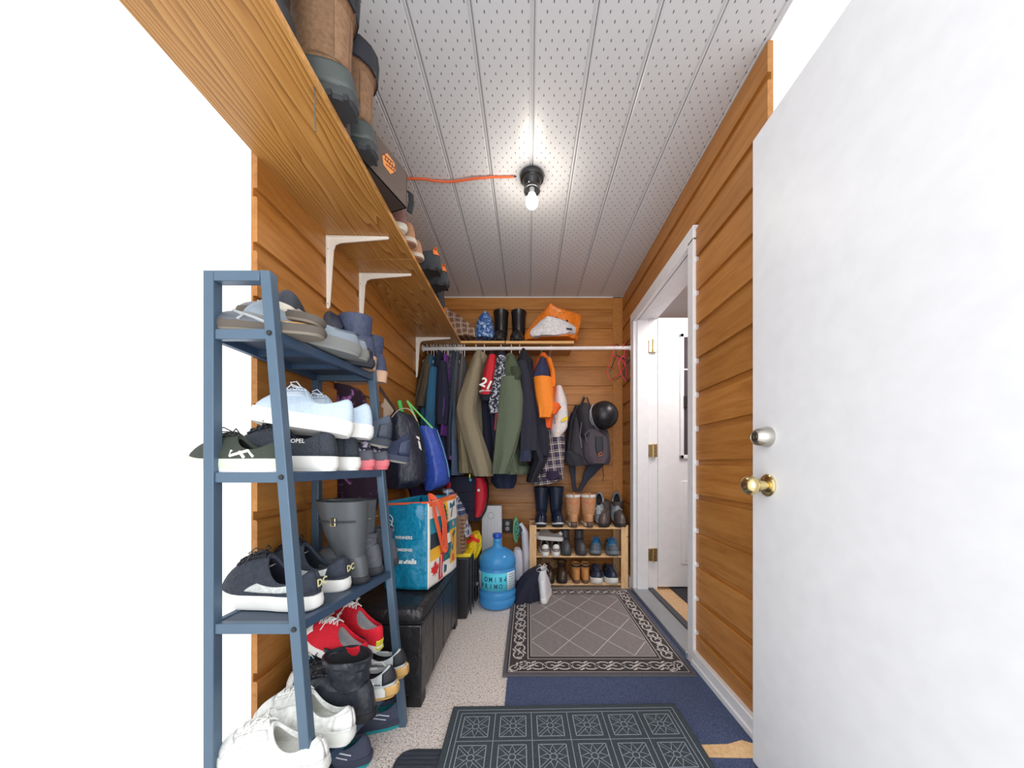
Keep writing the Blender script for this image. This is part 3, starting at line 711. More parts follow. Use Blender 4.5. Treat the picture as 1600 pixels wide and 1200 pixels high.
    if cfg.get('buckle'):
        u = cfg['buckle']; bm_ = MB()
        stp = MB().tube([s.P(.55 + q*2.0, u) + s.Nrm(.55+q*2.0, u)*.002 for q in [i/14 for i in range(15)]], .011, 6, .25, up=(0,0,1)).build('strap', um, ob, world=False)
        MB().tube([s.P(-.55 - q*2.0, u) + s.Nrm(-.55-q*2.0, u)*.002 for q in [i/14 for i in range(15)]], .011, 6, .25, up=(0,0,1)).build('strap', um, ob, world=False)
        for sg in (1,-1):
            p = s.P(1.45*sg, u); n = s.Nrm(1.45*sg, u); t = Vector((0,1,0)); q = [p + n*.004 + t*a_ + Vector((0,0,1))*b_ for a_, b_ in ((-.009,-.013),(.009,-.013),(.009,.013),(-.009,.013),(-.009,-.013))]
            MB().tube(q, .0026, 6).build('buckle', cfg['buckle_m'], stp, world=False)
    ob['_h'] = 1
    del ob['_h']
    return ob, s
protos = {}
def copy_shoe(src, label):
    r = src.copy(); C.objects.link(r); r['label'] = label
    for ch in src.children:
        q = ch.copy(); C.objects.link(q); q.parent = r
        for g_ in ch.children: h_ = g_.copy(); C.objects.link(h_); h_.parent = q
    return r
def shoe(key, label, loc, yaw=0.0, pitch=0.0, roll=0.0, group=None, s=1.0):
    """loc: base centre; yaw 0 = toe towards +y (away from camera), pitch > 0 lifts the toe, roll = tilts on its side (degrees)"""
    if key in protos: o = copy_shoe(protos[key], label)
    else: o, _ = make_shoe(label, CF[key]); protos[key] = o
    o.location = loc
    o.rotation_euler = (Matrix.Rotation(math.radians(yaw), 3, 'Z') @ Matrix.Rotation(math.radians(pitch), 3, 'X') @ Matrix.Rotation(math.radians(roll), 3, 'Y')).to_euler()
    o.scale = (s, s, s)
    if group: o['group'] = group
    return o
def textshoe(o, txt, size, m, loc, rot): return text_mesh(txt, size, m, o, loc, rot, 'logo')
lea = lambda c, r=.45: M(c, r, 'leather')
clo = lambda c, r=.9: M(c, r, 'cloth')
W_ = M((236, 236, 232), .6); OFFW = M((222, 220, 210), .7, 'suede'); BLK = M((26, 27, 31), .6)
floral = blotch('floral_knit', (40, 40, 58), (176, 170, 190), 70, .56, .03)
CF = {
 'black_white_runner': dict(L=.285, W=.104, z0=.040, zh=.125, zs=.088, zf=.122, upper=M((50, 55, 64), .9, 'knit'), sole=W_, mid=W_, zo=.010, lace=BLK, patches=[('heel_counter', 0, .7, .05, .75, M((52, 58, 68), .85, 'knit'))]),
 'olive_runner': dict(L=.29, W=.104, z0=.034, upper=clo((58, 64, 56)), sole=W_, mid=M((210, 214, 196), .7), lace=BLK, stripes=[('side_stripe', [(1.0, .15), (1.3, .7), (1.55, .25), (1.8, .7)], .004, W_), ('side_stripe', [(1.2, .12), (1.5, .6)], .004, W_)]),
 'light_blue_runner': dict(L=.27, W=.098, z0=.042, zh=.118, zs=.082, zf=.115, upper=M((196, 214, 232), .8, 'cloth'), sole=W_, mid=W_, zo=.008, lace=M((220, 230, 240), .8), lining=clo((150, 170, 195)), patches=[('eyestay', 2.35, 2.75, .35, .95, M((214, 228, 240), .7))]),
 'slate_runner': dict(L=.27, W=.098, z0=.028, zh=.118, zs=.08, zf=.10, upper=clo((78, 88, 104)), sole=M((150, 146, 136), .7), mid=M((62, 68, 80), .7), lace=BLK, patches=[('heel_counter', 0, .8, .05, .5, lea((60, 68, 82)))]),
 'navy_trainer': dict(L=.27, W=.096, z0=.026, zh=.118, zs=.07, zf=.10, upper=clo((44, 52, 78)), sole=M((140, 138, 130), .7), mid=M((58, 64, 86), .7), lace=BLK, patches=[('heel_counter', 0, .8, .05, .55, lea((52, 60, 88)))]),
 'floral_pink': dict(L=.235, W=.088, z0=.034, zh=.10, zs=.078, zf=.10, upper=floral, sole=M((222, 108, 118), .6), mid=M((226, 120, 128), .6), zo=.014, lace=M((190, 190, 205), .8), patches=[('heel_counter', 0, .9, .0, .35, M((92, 96, 108), .8))]),
 'skate': dict(L=.305, W=.114, z0=.036, zh=.106, zs=.072, zf=.132, ax=.037, ay=.070, yc=.088, upper=M((44, 50, 62), .85, 'suede'), sole=W_, mid=W_, zo=.006, lace=BLK, tongue=clo((40, 44, 54)), lining=clo((30, 36, 52)),
        patches=[('side_panel', .85, 1.9, .22, .62, M((196, 200, 198), .8, 'suede')), ('heel_counter', 0, .75, .12, .85, M((52, 58, 72), .85, 'suede'))]),
 'rain_boot': dict(name='rain_boot', cat='boot', L=.27, W=.10, z0=.022, zh=.10, zs=.095, zf=.115, ax=.042, ay=.058, yc=.075, shaft=[(.17, .056, .078, .090), (.24, .062, .092, .100), (.30, .068, .104, .108)], toe=2.0, upper=M((76, 80, 84), .38), sole=M((40, 42, 46), .7), buckle=1.62, buckle_m=M((214, 200, 160), .3, '', 1.0), lining=M((40, 42, 46), .9)),
 'grey_ankle': dict(name='ankle_boot', cat='boot', L=.25, W=.094, z0=.026, zh=.11, zs=.10, zf=.12, ax=.034, ay=.05, yc=.07, shaft=[(.135, .036, .052, .07), (.15, .040, .056, .07)], upper=lea((80, 82, 92), .6), sole=M((52, 54, 60), .7), lining=clo((42, 52, 84)), wrinkle=.002),
 'white_leather': dict(L=.29, W=.108, z0=.034, zh=.09, zs=.068, zf=.108, upper=lea((232, 234, 230), .5), sole=W_, mid=M((222, 224, 218), .6), lace=W_, lining=clo((220, 220, 214)), patches=[('toe_cap', 2.5, 3.12, .08, .42, lea((222, 224, 220), .5)), ('heel_counter', 0, .8, .1, .7, lea((240, 240, 238), .5)), ('eyestay', 2.35, 2.72, .42, .95, lea((214, 216, 212), .5))]),
 'black_leather_boot': dict(name='ankle_boot', cat='boot', L=.285, W=.104, z0=.024, zh=.11, zs=.10, zf=.12, ax=.040, ay=.056, yc=.078, shaft=[(.15, .046, .064, .080), (.185, .054, .074, .084)], upper=M((42, 46, 54), .32, 'leather'), sole=BLK, lace=BLK, lace_span=(.5, 1.5), wrinkle=.003, lining=M((30, 32, 36), .8)),
 'gold_runner': dict(L=.28, W=.104, z0=.036, zh=.098, zs=.07, zf=.105, upper=M((196, 202, 204), .6, 'cloth'), sole=M((206, 164, 98), .6), mid=W_, lace=W_, patches=[('heel_counter', 0, .75, .15, .85, M((36, 38, 44), .6)), ('toe_cap', 2.6, 3.12, .05, .4, M((60, 64, 70), .7)), ('heel_plate', 0, .7, -.12, .06, M((206, 164, 98), .6))], stripes=[('side_stripe', [(1.0, .3), (1.3, .8), (1.9, .7)], .003, W_), ('side_stripe', [(.8, .2), (1.4, .5), (2.1, .3)], .0025, M((90, 94, 100), .6))]),
 'red_hightop': dict(L=.255, W=.09, z0=.024, zh=.092, zs=.075, zf=.105, ax=.034, ay=.056, yc=.076, upper=clo((214, 24, 46)), sole=W_, mid=W_, lace=W_, lining=clo((206, 206, 208)), patches=[('toe_cap', 2.55, 3.12, .02, .34, W_), ('heel_label', 0, .32, -.05, .22, M((220, 208, 60), .6))]),
 'white_hightop': dict(name='high_top_shoe', L=.25, W=.088, z0=.022, zh=.11, zs=.105, zf=.125, ax=.033, ay=.05, yc=.07, shaft=[(.135, .034, .05, .07), (.155, .036, .053, .072)], upper=clo((226, 228, 234)), sole=W_, mid=W_, lace=W_, lace_span=(.5, 1.8), lining=clo((206, 206, 208)), patches=[('toe_cap', 2.55, 3.12, .02, .34, W_)]),
 'teal_runner': dict(L=.27, W=.10, z0=.032, zh=.092, zs=.068, zf=.10, upper=clo((66, 72, 92)), sole=M((24, 148, 156), .6), mid=M((54, 60, 80), .6), zo=.012, lace=M((30, 160, 170), .8), lining=M((30, 130, 140), .8), stripes=[('side_stripe', [(.9, .3), (1.4, .75), (2.0, .45)], .0025, M((200, 206, 214), .5)), ('side_stripe', [(1.0, .15), (1.5, .5), (2.2, .3)], .002, M((200, 206, 214), .5))]),
 'blue_toe': dict(L=.27, W=.10, z0=.03, upper=clo((20, 118, 168)), sole=W_, mid=W_, lace=W_, patches=[('toe_cap', 2.5, 3.12, .02, .4, W_)]),
 'clog': dict(name='clog', L=.28, W=.112, z0=.034, zh=.072, zs=.064, zf=.10, ax=.038, ay=.088, yc=.10, upper=M((138, 150, 162), .42), sole=M((132, 134, 132), .7), mid=M((128, 130, 128), .7), lining=M((64, 70, 78), .8), pull=None, patches=[('strap', 0, 1.25, .72, .98, M((110, 122, 136), .4))]),
 'sandal': dict(name='sandal', cat='sandal', L=.27, W=.10, z0=.022, zh=.030, zs=.027, zf=.052, ax=.040, ay=.100, yc=.112, upper=M((92, 96, 104), .45), sole=M((128, 118, 104), .7), mid=M((92, 84, 76), .8), stripes=[('strap', [(2.0, .3), (2.3, 1.0), (2.9, .9)], .004, M((176, 180, 184), .45)), ('strap', [(1.5, .3), (1.9, 1.0), (2.6, 1.0)], .004, M((176, 180, 184), .45))], lining=M((196, 150, 84), .8, 'knit')),
 'slip_on': dict(name='slip_on_shoe', L=.26, W=.094, z0=.022, zh=.066, zs=.052, zf=.072, ax=.034, ay=.082, yc=.092, upper=clo((66, 70, 80)), sole=M((224, 216, 200), .6), mid=M((224, 216, 200), .6), lining=M((196, 146, 84), .8)),
 'platform_boot': dict(name='ankle_boot', cat='boot', L=.24, W=.09, z0=.045, zh=.12, zs=.115, zf=.13, ax=.036, ay=.052, yc=.07, shaft=[(.15, .040, .055, .07), (.19, .044, .058, .07)], upper=M((54, 64, 92), .5, 'leather'), sole=M((206, 168, 140), .7), zo=.05, lining=clo((44, 52, 76))),
 'wedge_flat': dict(L=.235, W=.08, z0=.026, zh=.066, zs=.05, zf=.062, ax=.030, ay=.075, yc=.085, upper=M((30, 34, 52), .3), sole=M((42, 44, 54), .6), lining=M((226, 206, 184), .7)),
 'snow_boot': dict(name='snow_boot', cat='boot', L=.31, W=.118, z0=.034, zh=.10, zs=.10, zf=.115, ax=.052, ay=.066, yc=.085, shaft=[(.16, .054, .070, .088), (.22, .058, .076, .090), (.255, .060, .078, .092), (.262, .076, .094, .094), (.33, .080, .102, .098)], toe=2.4, upper=M((122, 90, 62), .75, 'suede'), sole=M((44, 46, 50), .7), mid=M((58, 62, 62), .55), lining=M((24, 25, 30), .9, 'cloth'), lace=M((28, 30, 34), .7), lace_span=(.35, 1.3), laces=7, tread=9,
        patches=[('rubber_shell', 1.55, 3.13, .0, .50, M((76, 82, 80), .42)), ('heel_shell', 0, 1.55, 0, .62, M((72, 78, 76), .4)), ('heel_flap', 0, .75, 1.0, 1.62, M((138, 104, 76), .7, 'suede')), ('cuff', 0, 3.13, 1.76, 1.995, M((38, 41, 50), .5)), ('cuff_seam', 0, 3.13, 1.74, 1.81, M((150, 96, 62), .7))]),
 'dark_snow_boot': dict(name='snow_boot', cat='boot', L=.30, W=.116, z0=.034, zh=.10, zs=.10, zf=.115, ax=.052, ay=.066, yc=.085, shaft=[(.16, .054, .070, .088), (.22, .058, .076, .090), (.27, .066, .084, .094)], toe=2.4, upper=M((30, 28, 31), .5, 'leather'), sole=M((24, 24, 28), .7), lining=M((24, 25, 30), .9, 'cloth'), lace=M((90, 90, 94), .7), lace_span=(.35, 1.8), laces=7, tread=9),
 'rubber_boot': dict(name='rubber_boot', cat='boot', L=.29, W=.118, z0=.030, zh=.10, zs=.095, zf=.115, ax=.049, ay=.058, yc=.078, shaft=[(.18, .056, .064, .078), (.28, .060, .068, .080), (.315, .066, .074, .082)], toe=2.2, upper=M((26, 24, 28), .3), sole=M((20, 20, 23), .5), lining=M((60, 60, 66), .8), tread=8,
        patches=[('rib_band', .0, 3.13, 1.78, 1.90, M((46, 44, 50), .35)), ('rib_band', .0, 3.13, 1.94, 1.98, M((40, 38, 44), .35)), ('ankle_band', 0, 3.13, 1.1, 1.2, M((36, 34, 40), .35)), ('toe_guard', 2.3, 3.13, .02, .3, M((36, 34, 38), .4))]),
 'dusty_boot': dict(name='ankle_boot', cat='boot', L=.26, W=.094, z0=.024, zh=.11, zs=.10, zf=.12, ax=.038, ay=.052, yc=.072, shaft=[(.14, .040, .055, .07), (.17, .044, .06, .07)], upper=M((134, 92, 84), .75, 'suede'), sole=M((214, 206, 190), .7), lace=M((120, 80, 76), .8), lace_span=(.5, 1.6)),
 'tan_shoe': dict(L=.27, W=.10, z0=.022, zh=.10, zs=.08, zf=.10, upper=M((176, 128, 96), .8, 'suede'), sole=M((140, 104, 82), .8), mid=M((206, 192, 176), .8), lace=OFFW),
 'hiker': dict(name='hiking_shoe', L=.28, W=.104, z0=.032, zh=.098, zs=.078, zf=.105, upper=clo((54, 58, 64)), sole=M((30, 31, 34), .7), mid=M((44, 46, 52), .7), lace=M((222, 110, 48), .7), pull=M((232, 122, 40), .7), patches=[('heel_counter', 0, .6, .4, .95, M((226, 116, 42), .7)), ('toe_cap', 2.4, 3.12, .02, .35, M((36, 38, 42), .7))], tread=8),
 'quilted_boot': dict(name='winter_boot', cat='boot', L=.25, W=.098, z0=.028, zh=.10, zs=.095, zf=.115, ax=.046, ay=.056, yc=.072, shaft=[(.17, .052, .062, .074), (.24, .058, .068, .076), (.31, .066, .074, .078)], toe=2.2, upper=M((30, 42, 66), .35, 'cloth'), sole=M((24, 30, 44), .6), zo=.018, mid=M((206, 210, 214), .6), lining=M((28, 32, 46), .9), patches=[('foot_shell', 0, 3.13, 0, .42, M((26, 36, 58), .3))],
        stripes=[('quilt_seam', [(3.1 - .9*k, 1.15 + .16*i + .16*k) for k in (0, 1)], .0016, M((60, 76, 104), .4)) for i in range(5)] + [('quilt_seam', [(3.1 - .9*k, 1.31 + .16*i - .16*k) for k in (0, 1)], .0016, M((60, 76, 104), .4)) for i in range(4)]),
 'tan_boot': dict(name='winter_boot', cat='boot', L=.25, W=.102, z0=.030, zh=.10, zs=.095, zf=.115, ax=.048, ay=.058, yc=.074, shaft=[(.15, .055, .064, .074), (.20, .058, .067, .076), (.255, .057, .067, .078)], toe=2.2, upper=M((190, 140, 100), .75, 'suede'), sole=M((120, 96, 78), .7), zo=.010, mid=M((224, 216, 204), .7), lining=M((228, 226, 222), .95, 'cloth'), pull=M((190, 140, 100), .7), patches=[('fleece_collar', .0, 3.13, 1.86, 1.99, M((236, 234, 230), .95, 'knit')), ('heel_plate', 0, .45, -.12, .12, M((90, 66, 56), .6))],
        stripes=[('stitching', [(2.5, 1.72), (2.8, 1.60), (3.1, 1.66)], .0014, M((214, 92, 48), .6)), ('stitching', [(.0, 1.60), (.4, 1.66), (.7, 1.74)], .0014, M((214, 92, 48), .6)), ('stitching', [(.0, 1.52), (.4, 1.58), (.8, 1.70)], .0014, M((214, 92, 48), .6))]),
 'grey_runner': dict(L=.26, W=.096, z0=.026, zh=.085, upper=clo((132, 142, 150)), sole=M((190, 194, 198), .7), mid=M((170, 176, 182), .7), lace=M((190, 196, 200), .8), tongue=clo((150, 158, 166)), stripes=[('side_stripe', [(1.0, .2), (1.3, .7), (1.6, .3)], .003, M((200, 204, 208), .7))]),
 'chelsea': dict(name='ankle_boot', cat='boot', L=.26, W=.094, z0=.022, zh=.11, zs=.105, zf=.125, ax=.036, ay=.052, yc=.070, shaft=[(.14, .040, .058, .072), (.19, .046, .068, .076)], toe=2.0, upper=M((88, 78, 76), .32, 'leather'), sole=M((48, 44, 46), .6), lining=clo((70, 66, 70)), pull=M((70, 66, 70), .8), patches=[('elastic_gore', 1.15, 1.95, 1.05, 1.9, M((64, 62, 70), .9, 'knit'))]),
 'white_grey_sneaker': dict(L=.255, W=.094, z0=.030, upper=M((142, 134, 130), .8, 'cloth'), sole=W_, mid=W_, lace=W_, patches=[('toe_cap', 2.45, 3.12, .02, .3, W_), ('heel_counter', 0, .6, .3, .95, W_)]),
 'charcoal_boot': dict(name='ankle_boot', cat='boot', L=.24, W=.092, z0=.026, zh=.10, zs=.095, zf=.11, ax=.034, ay=.048, yc=.068, shaft=[(.13, .034, .05, .07), (.18, .036, .052, .07)], upper=lea((76, 76, 80), .5), sole=M((66, 66, 70), .6), lining=clo((200, 200, 202)), stripes=[('ankle_strap', [(x*.31, 1.1) for x in range(11)], .005, M((56, 56, 60), .5))]),
 'blue_runner': dict(L=.27, W=.10, z0=.030, upper=M((100, 118, 134), .85, 'knit'), sole=M((70, 76, 84), .6), mid=M((120, 128, 136), .6), lace=M((28, 116, 172), .8), tongue=M((24, 108, 166), .8), lining=M((70, 30, 50), .8), patches=[('toe_cap', 2.4, 3.12, .02, .35, M((86, 96, 108), .7)), ('eyestay', 2.3, 2.7, .4, .95, M((40, 130, 180), .7))]),
 'brown_boot': dict(name='ankle_boot', cat='boot', L=.25, W=.092, z0=.024, zh=.10, zs=.095, zf=.11, ax=.036, ay=.05, yc=.07, shaft=[(.12, .040, .056, .07), (.135, .046, .062, .07)], upper=M((66, 50, 42), .35, 'leather'), sole=M((40, 36, 36), .6), lining=M((150, 120, 84), .95, 'knit')),
 'tan_work_boot': dict(name='work_boot', cat='boot', L=.20, W=.078, z0=.022, zh=.09, zs=.085, zf=.10, ax=.030, ay=.042, yc=.058, shaft=[(.105, .031, .043, .058), (.125, .033, .046, .06)], upper=M((196, 136, 76), .75, 'suede'), sole=M((120, 84, 60), .7), lining=BLK, lace=M((70, 50, 40), .8), lace_span=(.5, 1.6), patches=[('collar', 0, 3.13, 1.6, 1.97, M((40, 36, 36), .6))]),
 'navy_white': dict(L=.26, W=.098, z0=.034, zh=.082, upper=M((34, 46, 70), .4), sole=W_, mid=W_, lace=M((50, 60, 84), .8)),
 'green_sole': dict(name='slipper', cat='slipper', L=.22, W=.094, z0=.02, zh=.06, zs=.05, zf=.07, upper=M((112, 126, 128), .9, 'knit'), sole=M((176, 212, 136), .8), zo=.02, lining=clo((70, 80, 84))),
}
rs = lambda y, lv: LV[lv] + .0005
G1, G2, G3, G4 = ('footwear on the top rack shelf', 'footwear on the second rack shelf', 'footwear on the third rack shelf', 'footwear on the bottom rack shelf')
# level 1 (top)
def fx(L, y, z, out=.01): return xf(y, z) + out - L/2
shoe('sandal', 'cork-footbed sandal with pale grey straps, front end of the top rack shelf', (-.69, .89, LV[0]), 96, group=G1)
shoe('sandal', 'cork-footbed sandal leaning on top of another at the top of the metal rack', (-.71, .95, LV[0] + .058), 80, 8, 12, G1)
shoe('slip_on', 'charcoal slip-on with cream sole, topmost on the metal rack beside the wall', (-.735, 1.02, LV[0] + .085), 30, 5, 14, G1)
shoe('slip_on', 'charcoal slip-on with cream sole lying under the topmost slip-on', (-.72, 1.10, LV[0] + .050), 20, 4, -20, G1)
shoe('clog', 'grey strapped clog at the front edge of the top rack shelf', (-.655, .985, LV[0] + .006), 138, 0, 0, G1, s=1.05)
shoe('clog', 'grey strapped clog behind the front one with its opening showing', (-.672, 1.075, LV[0] + .012), 124, 0, 0, G1)
shoe('wedge_flat', 'black shiny flat shoe hanging over the top rack shelf edge below the grey clogs', (-.655, 1.135, LV[0] + .001), 118, group=G1)
shoe('wedge_flat', 'black flat shoe standing up with its ribbed sole showing beside the grey clogs', (-.69, 1.17, LV[0] + .10), 95, 72, 0, G1, s=.75)
shoe('platform_boot', 'navy ankle boot on a pale tan platform sole, nearer of the pair', (-.675, 1.205, LV[0] + .001), 92, group=G1)
shoe('platform_boot', 'navy ankle boot on pale tan platform sole, farther of the pair', (-.665, 1.30, LV[0] - .022), 92, group=G1, s=.92)
# level 2
z = LV[1]
shoe('olive_runner', 'dark olive running shoe with white zigzag stripes on the second rack shelf', (-.765, .882, z), 84, group=G2, s=.92)
o = shoe('black_white_runner', 'black knit running shoe with chunky white sole, nearer of its pair', (fx(.285, 1.0, z)+.015, .975, z), 97, group=G2)
text_mesh('PROPEL', .017, W_, o, (-.0545, -.055, .085), (math.radians(82), 0, math.radians(-97)), 'flank_lettering')
shoe('black_white_runner', 'black knit running shoe with white sole, farther of its pair', (fx(.285, 1.1, z)+.012, 1.085, z), 96, group=G2)
shoe('floral_pink', 'small floral laced shoe with pink sole, left of its pair', (fx(.235, 1.19, z)+.012, 1.165, z), 98, group=G2)
shoe('floral_pink', 'small floral laced shoe with pink sole next to the far rack post', (fx(.235, 1.27, z)+.018, 1.245, z), 98, group=G2)
shoe('light_blue_runner', 'pale blue running shoe with thick white sole lying on the black pair', (-.672, .985, z + .118), 98, 7, 14, G2)
shoe('light_blue_runner', 'pale blue running shoe behind the nearer pale blue one', (-.655, 1.085, z + .112), 98, 4, 6, G2)
shoe('slate_runner', 'slate grey trainer tilted with its pale sole showing, on top of the floral shoes', (-.645, 1.205, z + .112), 102, 14, -10, G2)
shoe('navy_trainer', 'dark navy trainer perched heel-out beyond the far post of the second rack shelf', (-.61, 1.30, z + .050), 104, 12, -8, G2)
# level 3
z = LV[2]
oA = shoe('skate', 'charcoal skate shoe with pale side panel at the near front of the third rack shelf', (-.735, .955, z), 80, group=G3)
oB = shoe('skate', 'charcoal skate shoe with pale side panel behind its near twin', (-.735, 1.095, z), 82, 2, 0, G3)
gold = M((226, 218, 160), .5)
for o_ in (oA, oB):
    text_mesh('DC', .028, gold, o_, (.012, -.1545, .070), (math.radians(86), 0, .1), 'logo', bold=.0008)
    text_mesh('DC', .026, M((236, 226, 214), .6), o_, (0, .012, .106), (math.radians(30), 0, PI), 'tongue_logo')
shoe('rain_boot', 'dark grey rubber rain boot with buckled strap standing on the third rack shelf', (-.665, 1.155, z), 76, group=G3, s=.92)
shoe('rain_boot', 'dark grey rubber rain boot mostly hidden behind its buckled twin', (-.675, 1.225, z), 84, group=G3, s=.90)
shoe('grey_ankle', 'slouchy grey leather ankle boot on the third rack shelf, nearer of the pair', (fx(.25, 1.2, z)-.012, 1.215, z), 92, group=G3, s=1.0)
shoe('grey_ankle', 'slouchy grey leather ankle boot past the far rack post', (fx(.25, 1.3, z)-.008, 1.31, z), 94, group=G3, s=1.0)
shoe('green_sole', 'grey slipper standing on end with its pale green sole facing out', (-.70, 1.36, .735), 128, 78, 0, G3)
# level 4
z = LV[3]
shoe('white_leather', 'white leather sneaker at the near end of the bottom rack shelf, front one', (-.66, .865, z), 84, group=G4)
shoe('white_leather', 'white leather sneaker with open tongue behind the front white one', (-.645, .955, z+.012), 84, 4, 10, G4)
shoe('black_leather_boot', 'slouched black leather lace-up boot on the bottom rack shelf', (-.625, 1.045, z), 86, group=G4, s=1.04)
shoe('black_leather_boot', 'black leather lace-up boot pushed back beside the wall on the bottom rack shelf', (-.68, 1.135, z+.002), 92, group=G4, s=.95)
shoe('gold_runner', 'white and black running shoe with tan sole patch on the bottom rack shelf, nearer one', (fx(.28, 1.15, z)+.045, 1.13, z), 96, group=G4)
shoe('gold_runner', 'white and black running shoe with tan sole patch against the far rack post', (fx(.28, 1.26, z)+.025, 1.235, z), 94, group=G4)
shoe('red_hightop', 'red canvas high-top with yellow heel label, nearer of the pair on the runners', (-.665, 1.14, z + .135), 74, 16, 0, G4)
shoe('red_hightop', 'red canvas high-top with yellow heel label, farther of the pair', (-.655, 1.245, z + .145), 70, 16, 0, G4)
shoe('blue_toe', 'blue canvas shoe with white toe cap at the back of the bottom rack shelf', (-.77, 1.18, z + .04), 190, 0, 0, G4, s=.85)
shoe('teal_runner', 'slate running shoe with teal sole on the floor by the far rack post', (-.605, 1.245, .001), 104, group='footwear under the metal rack')
shoe('teal_runner', 'slate running shoe with teal sole on the floor nearer the camera under the rack', (-.655, 1.09, .001), 96, group='footwear under the metal rack')
# footwear on the long wall shelf
ZT = SZ + ST + .0005; G5 = 'footwear on the long wall shelf'
shoe('dark_snow_boot', 'dark laced winter boot at the near end of the long wall shelf', (-.70, .785, ZT), 88, group=G5)
shoe('snow_boot', 'brown suede snow boot with black cuff, nearer of the pair on the wall shelf', (-.636, .912, ZT), 92, group=G5, s=1.04)
shoe('snow_boot', 'brown suede snow boot with black cuff right beside the shoebox', (-.632, 1.05, ZT), 92, group=G5, s=.97)
ll = thing('loose_bootlace', 'grey flecked bootlace dangling over the shelf edge', 'bootlace', (SHX+.004, .86, SZ))
MB().tube([at(488, 120, .84), at(490, 135, .84), at(493, 150, .838), at(492, 175, .838), at(493, 206, .838)], .0018, 6).build('lace', M((96, 92, 88), .9, 'knit'), ll)
shoe('dusty_boot', 'dusty rose suede ankle boot on the wall shelf behind the shoebox', (-.625, 1.385, ZT), 92, group=G5, s=.9)
shoe('tan_shoe', 'tan suede shoe with cream sole on the wall shelf, nearer one', (-.635, 1.475, ZT), 92, group=G5)
shoe('tan_shoe', 'tan suede shoe with cream sole above the shelf board joint', (-.625, 1.58, ZT), 92, group=G5, s=.92)
shoe('hiker', 'grey hiking shoe with orange heel tab on the wall shelf, nearest of its row', (-.605, 1.69, ZT), 92, group=G5, s=1.15)
shoe('hiker', 'grey hiking shoe with orange heel tab on the wall shelf, second of its row', (-.60, 1.83, ZT), 92, group=G5, s=1.15)
shoe('hiker', 'grey hiking shoe lying with its black lugged sole facing the room', (-.585, 2.04, ZT + .10), 150, 78, 0, group=G5, s=.85)
# ---------------------------------------------------------------- footwear of the pine rack and the back shelf
G6, G7, G8 = 'footwear on top of the pine rack', 'footwear on the middle pine shelf', 'footwear on the bottom pine shelf'
z = PL[0]
def px(x, Z): return (x - VX)*Z/F
Y6 = 2.745
shoe('quilted_boot', 'navy quilted tall boot on the pine rack, left of its pair', (px(846, 2.7), Y6, z), 176, group=G6)
shoe('quilted_boot', 'navy quilted tall boot on the pine rack beside the tan boots', (px(871, 2.7), Y6, z), 184, group=G6)
shoe('tan_boot', 'tan suede tall boot with white fleece collar beside the navy boots', (px(895, 2.7), Y6, z), 0, group=G6, s=1.02)
shoe('tan_boot', 'tan suede tall boot with white fleece collar beside the grey runner', (px(919, 2.7), Y6, z), 0, group=G6, s=1.02)
shoe('grey_runner', 'light grey running shoe propped toe-up between tan and brown boots', (px(940, 2.74), 2.80, z + .13), 168, -62, 8, G6)
shoe('grey_runner', 'light grey running shoe standing behind the brown pull-on boots', (px(962, 2.84), 2.83, z + .13), 170, -66, -4, G6)
shoe('chelsea', 'brown-grey pull-on boot, left of the pair at the right end of the pine rack', (px(949, 2.68), 2.735, z), 158, 0, 5, G6)
shoe('chelsea', 'brown-grey pull-on boot nearest the door casing on the pine rack', (px(970, 2.68), 2.735, z), 178, group=G6)
z = PL[1]
shoe('white_grey_sneaker', 'grey and white sneaker heel-out at the left of the middle pine shelf', (px(851, 2.68), 2.745, z), 2, group=G7, s=1.08)
shoe('white_grey_sneaker', 'grey and white sneaker heel-out, second from the left post on the middle pine shelf', (px(869, 2.68), 2.745, z), -2, group=G7, s=1.08)
shoe('white_grey_sneaker', 'grey and white sneaker lying across the pair at the left of the middle pine shelf', (px(858, 2.72), 2.75, z + .098), 70, 0, 8, G7, s=.92)
shoe('charcoal_boot', 'charcoal ankle boot, left of the pair in the centre of the middle pine shelf', (px(885, 2.68), 2.735, z), 180, group=G7)
shoe('charcoal_boot', 'charcoal ankle boot beside the blue running shoes', (px(908, 2.68), 2.735, z), 184, group=G7)
shoe('blue_runner', 'blue-grey running shoe with bright blue laces, left of its pair', (px(935, 2.68), 2.765, z), 166, group=G7, s=1.08)
shoe('blue_runner', 'blue-grey running shoe with bright blue laces by the right post of the pine rack', (px(958, 2.68), 2.745, z), 178, group=G7, s=1.08)
z = PL[2]
shoe('brown_boot', 'dark brown fleece-lined boot next to the white high-top, left of its pair', (px(858, 2.68), 2.735, z), 182, group=G8)
shoe('brown_boot', 'dark brown fleece-lined boot beside the small tan work boots', (px(879, 2.68), 2.735, z), 178, group=G8)
shoe('tan_work_boot', 'small tan work boot with black collar, left of its pair', (px(900, 2.68), 2.745, z), 2, group=G8, s=1.15)
shoe('tan_work_boot', 'small tan work boot with black collar beside the navy and white shoes', (px(915, 2.68), 2.745, z), -2, group=G8, s=1.15)
shoe('navy_white', 'shiny navy shoe with chunky white sole, left of the pair on the bottom pine shelf', (px(934, 2.68), 2.745, z), 174, group=G8, s=1.12)
shoe('navy_white', 'shiny navy shoe with chunky white sole by the right post on the bottom pine shelf', (px(955, 2.68), 2.745, z), 182, group=G8, s=1.12)
fs = thing('felt_slouch', 'tan felt slipper slumped at the left of the bottom pine shelf', 'slipper', (px(850, 2.7), 2.80, z))
drape('upper', [(868, 846, 858), (876, 838, 872), (886, 838, 872)], 2.80, .06, M((128, 98, 66), .95, 'suede'), fs, folds=.15, seed=8)
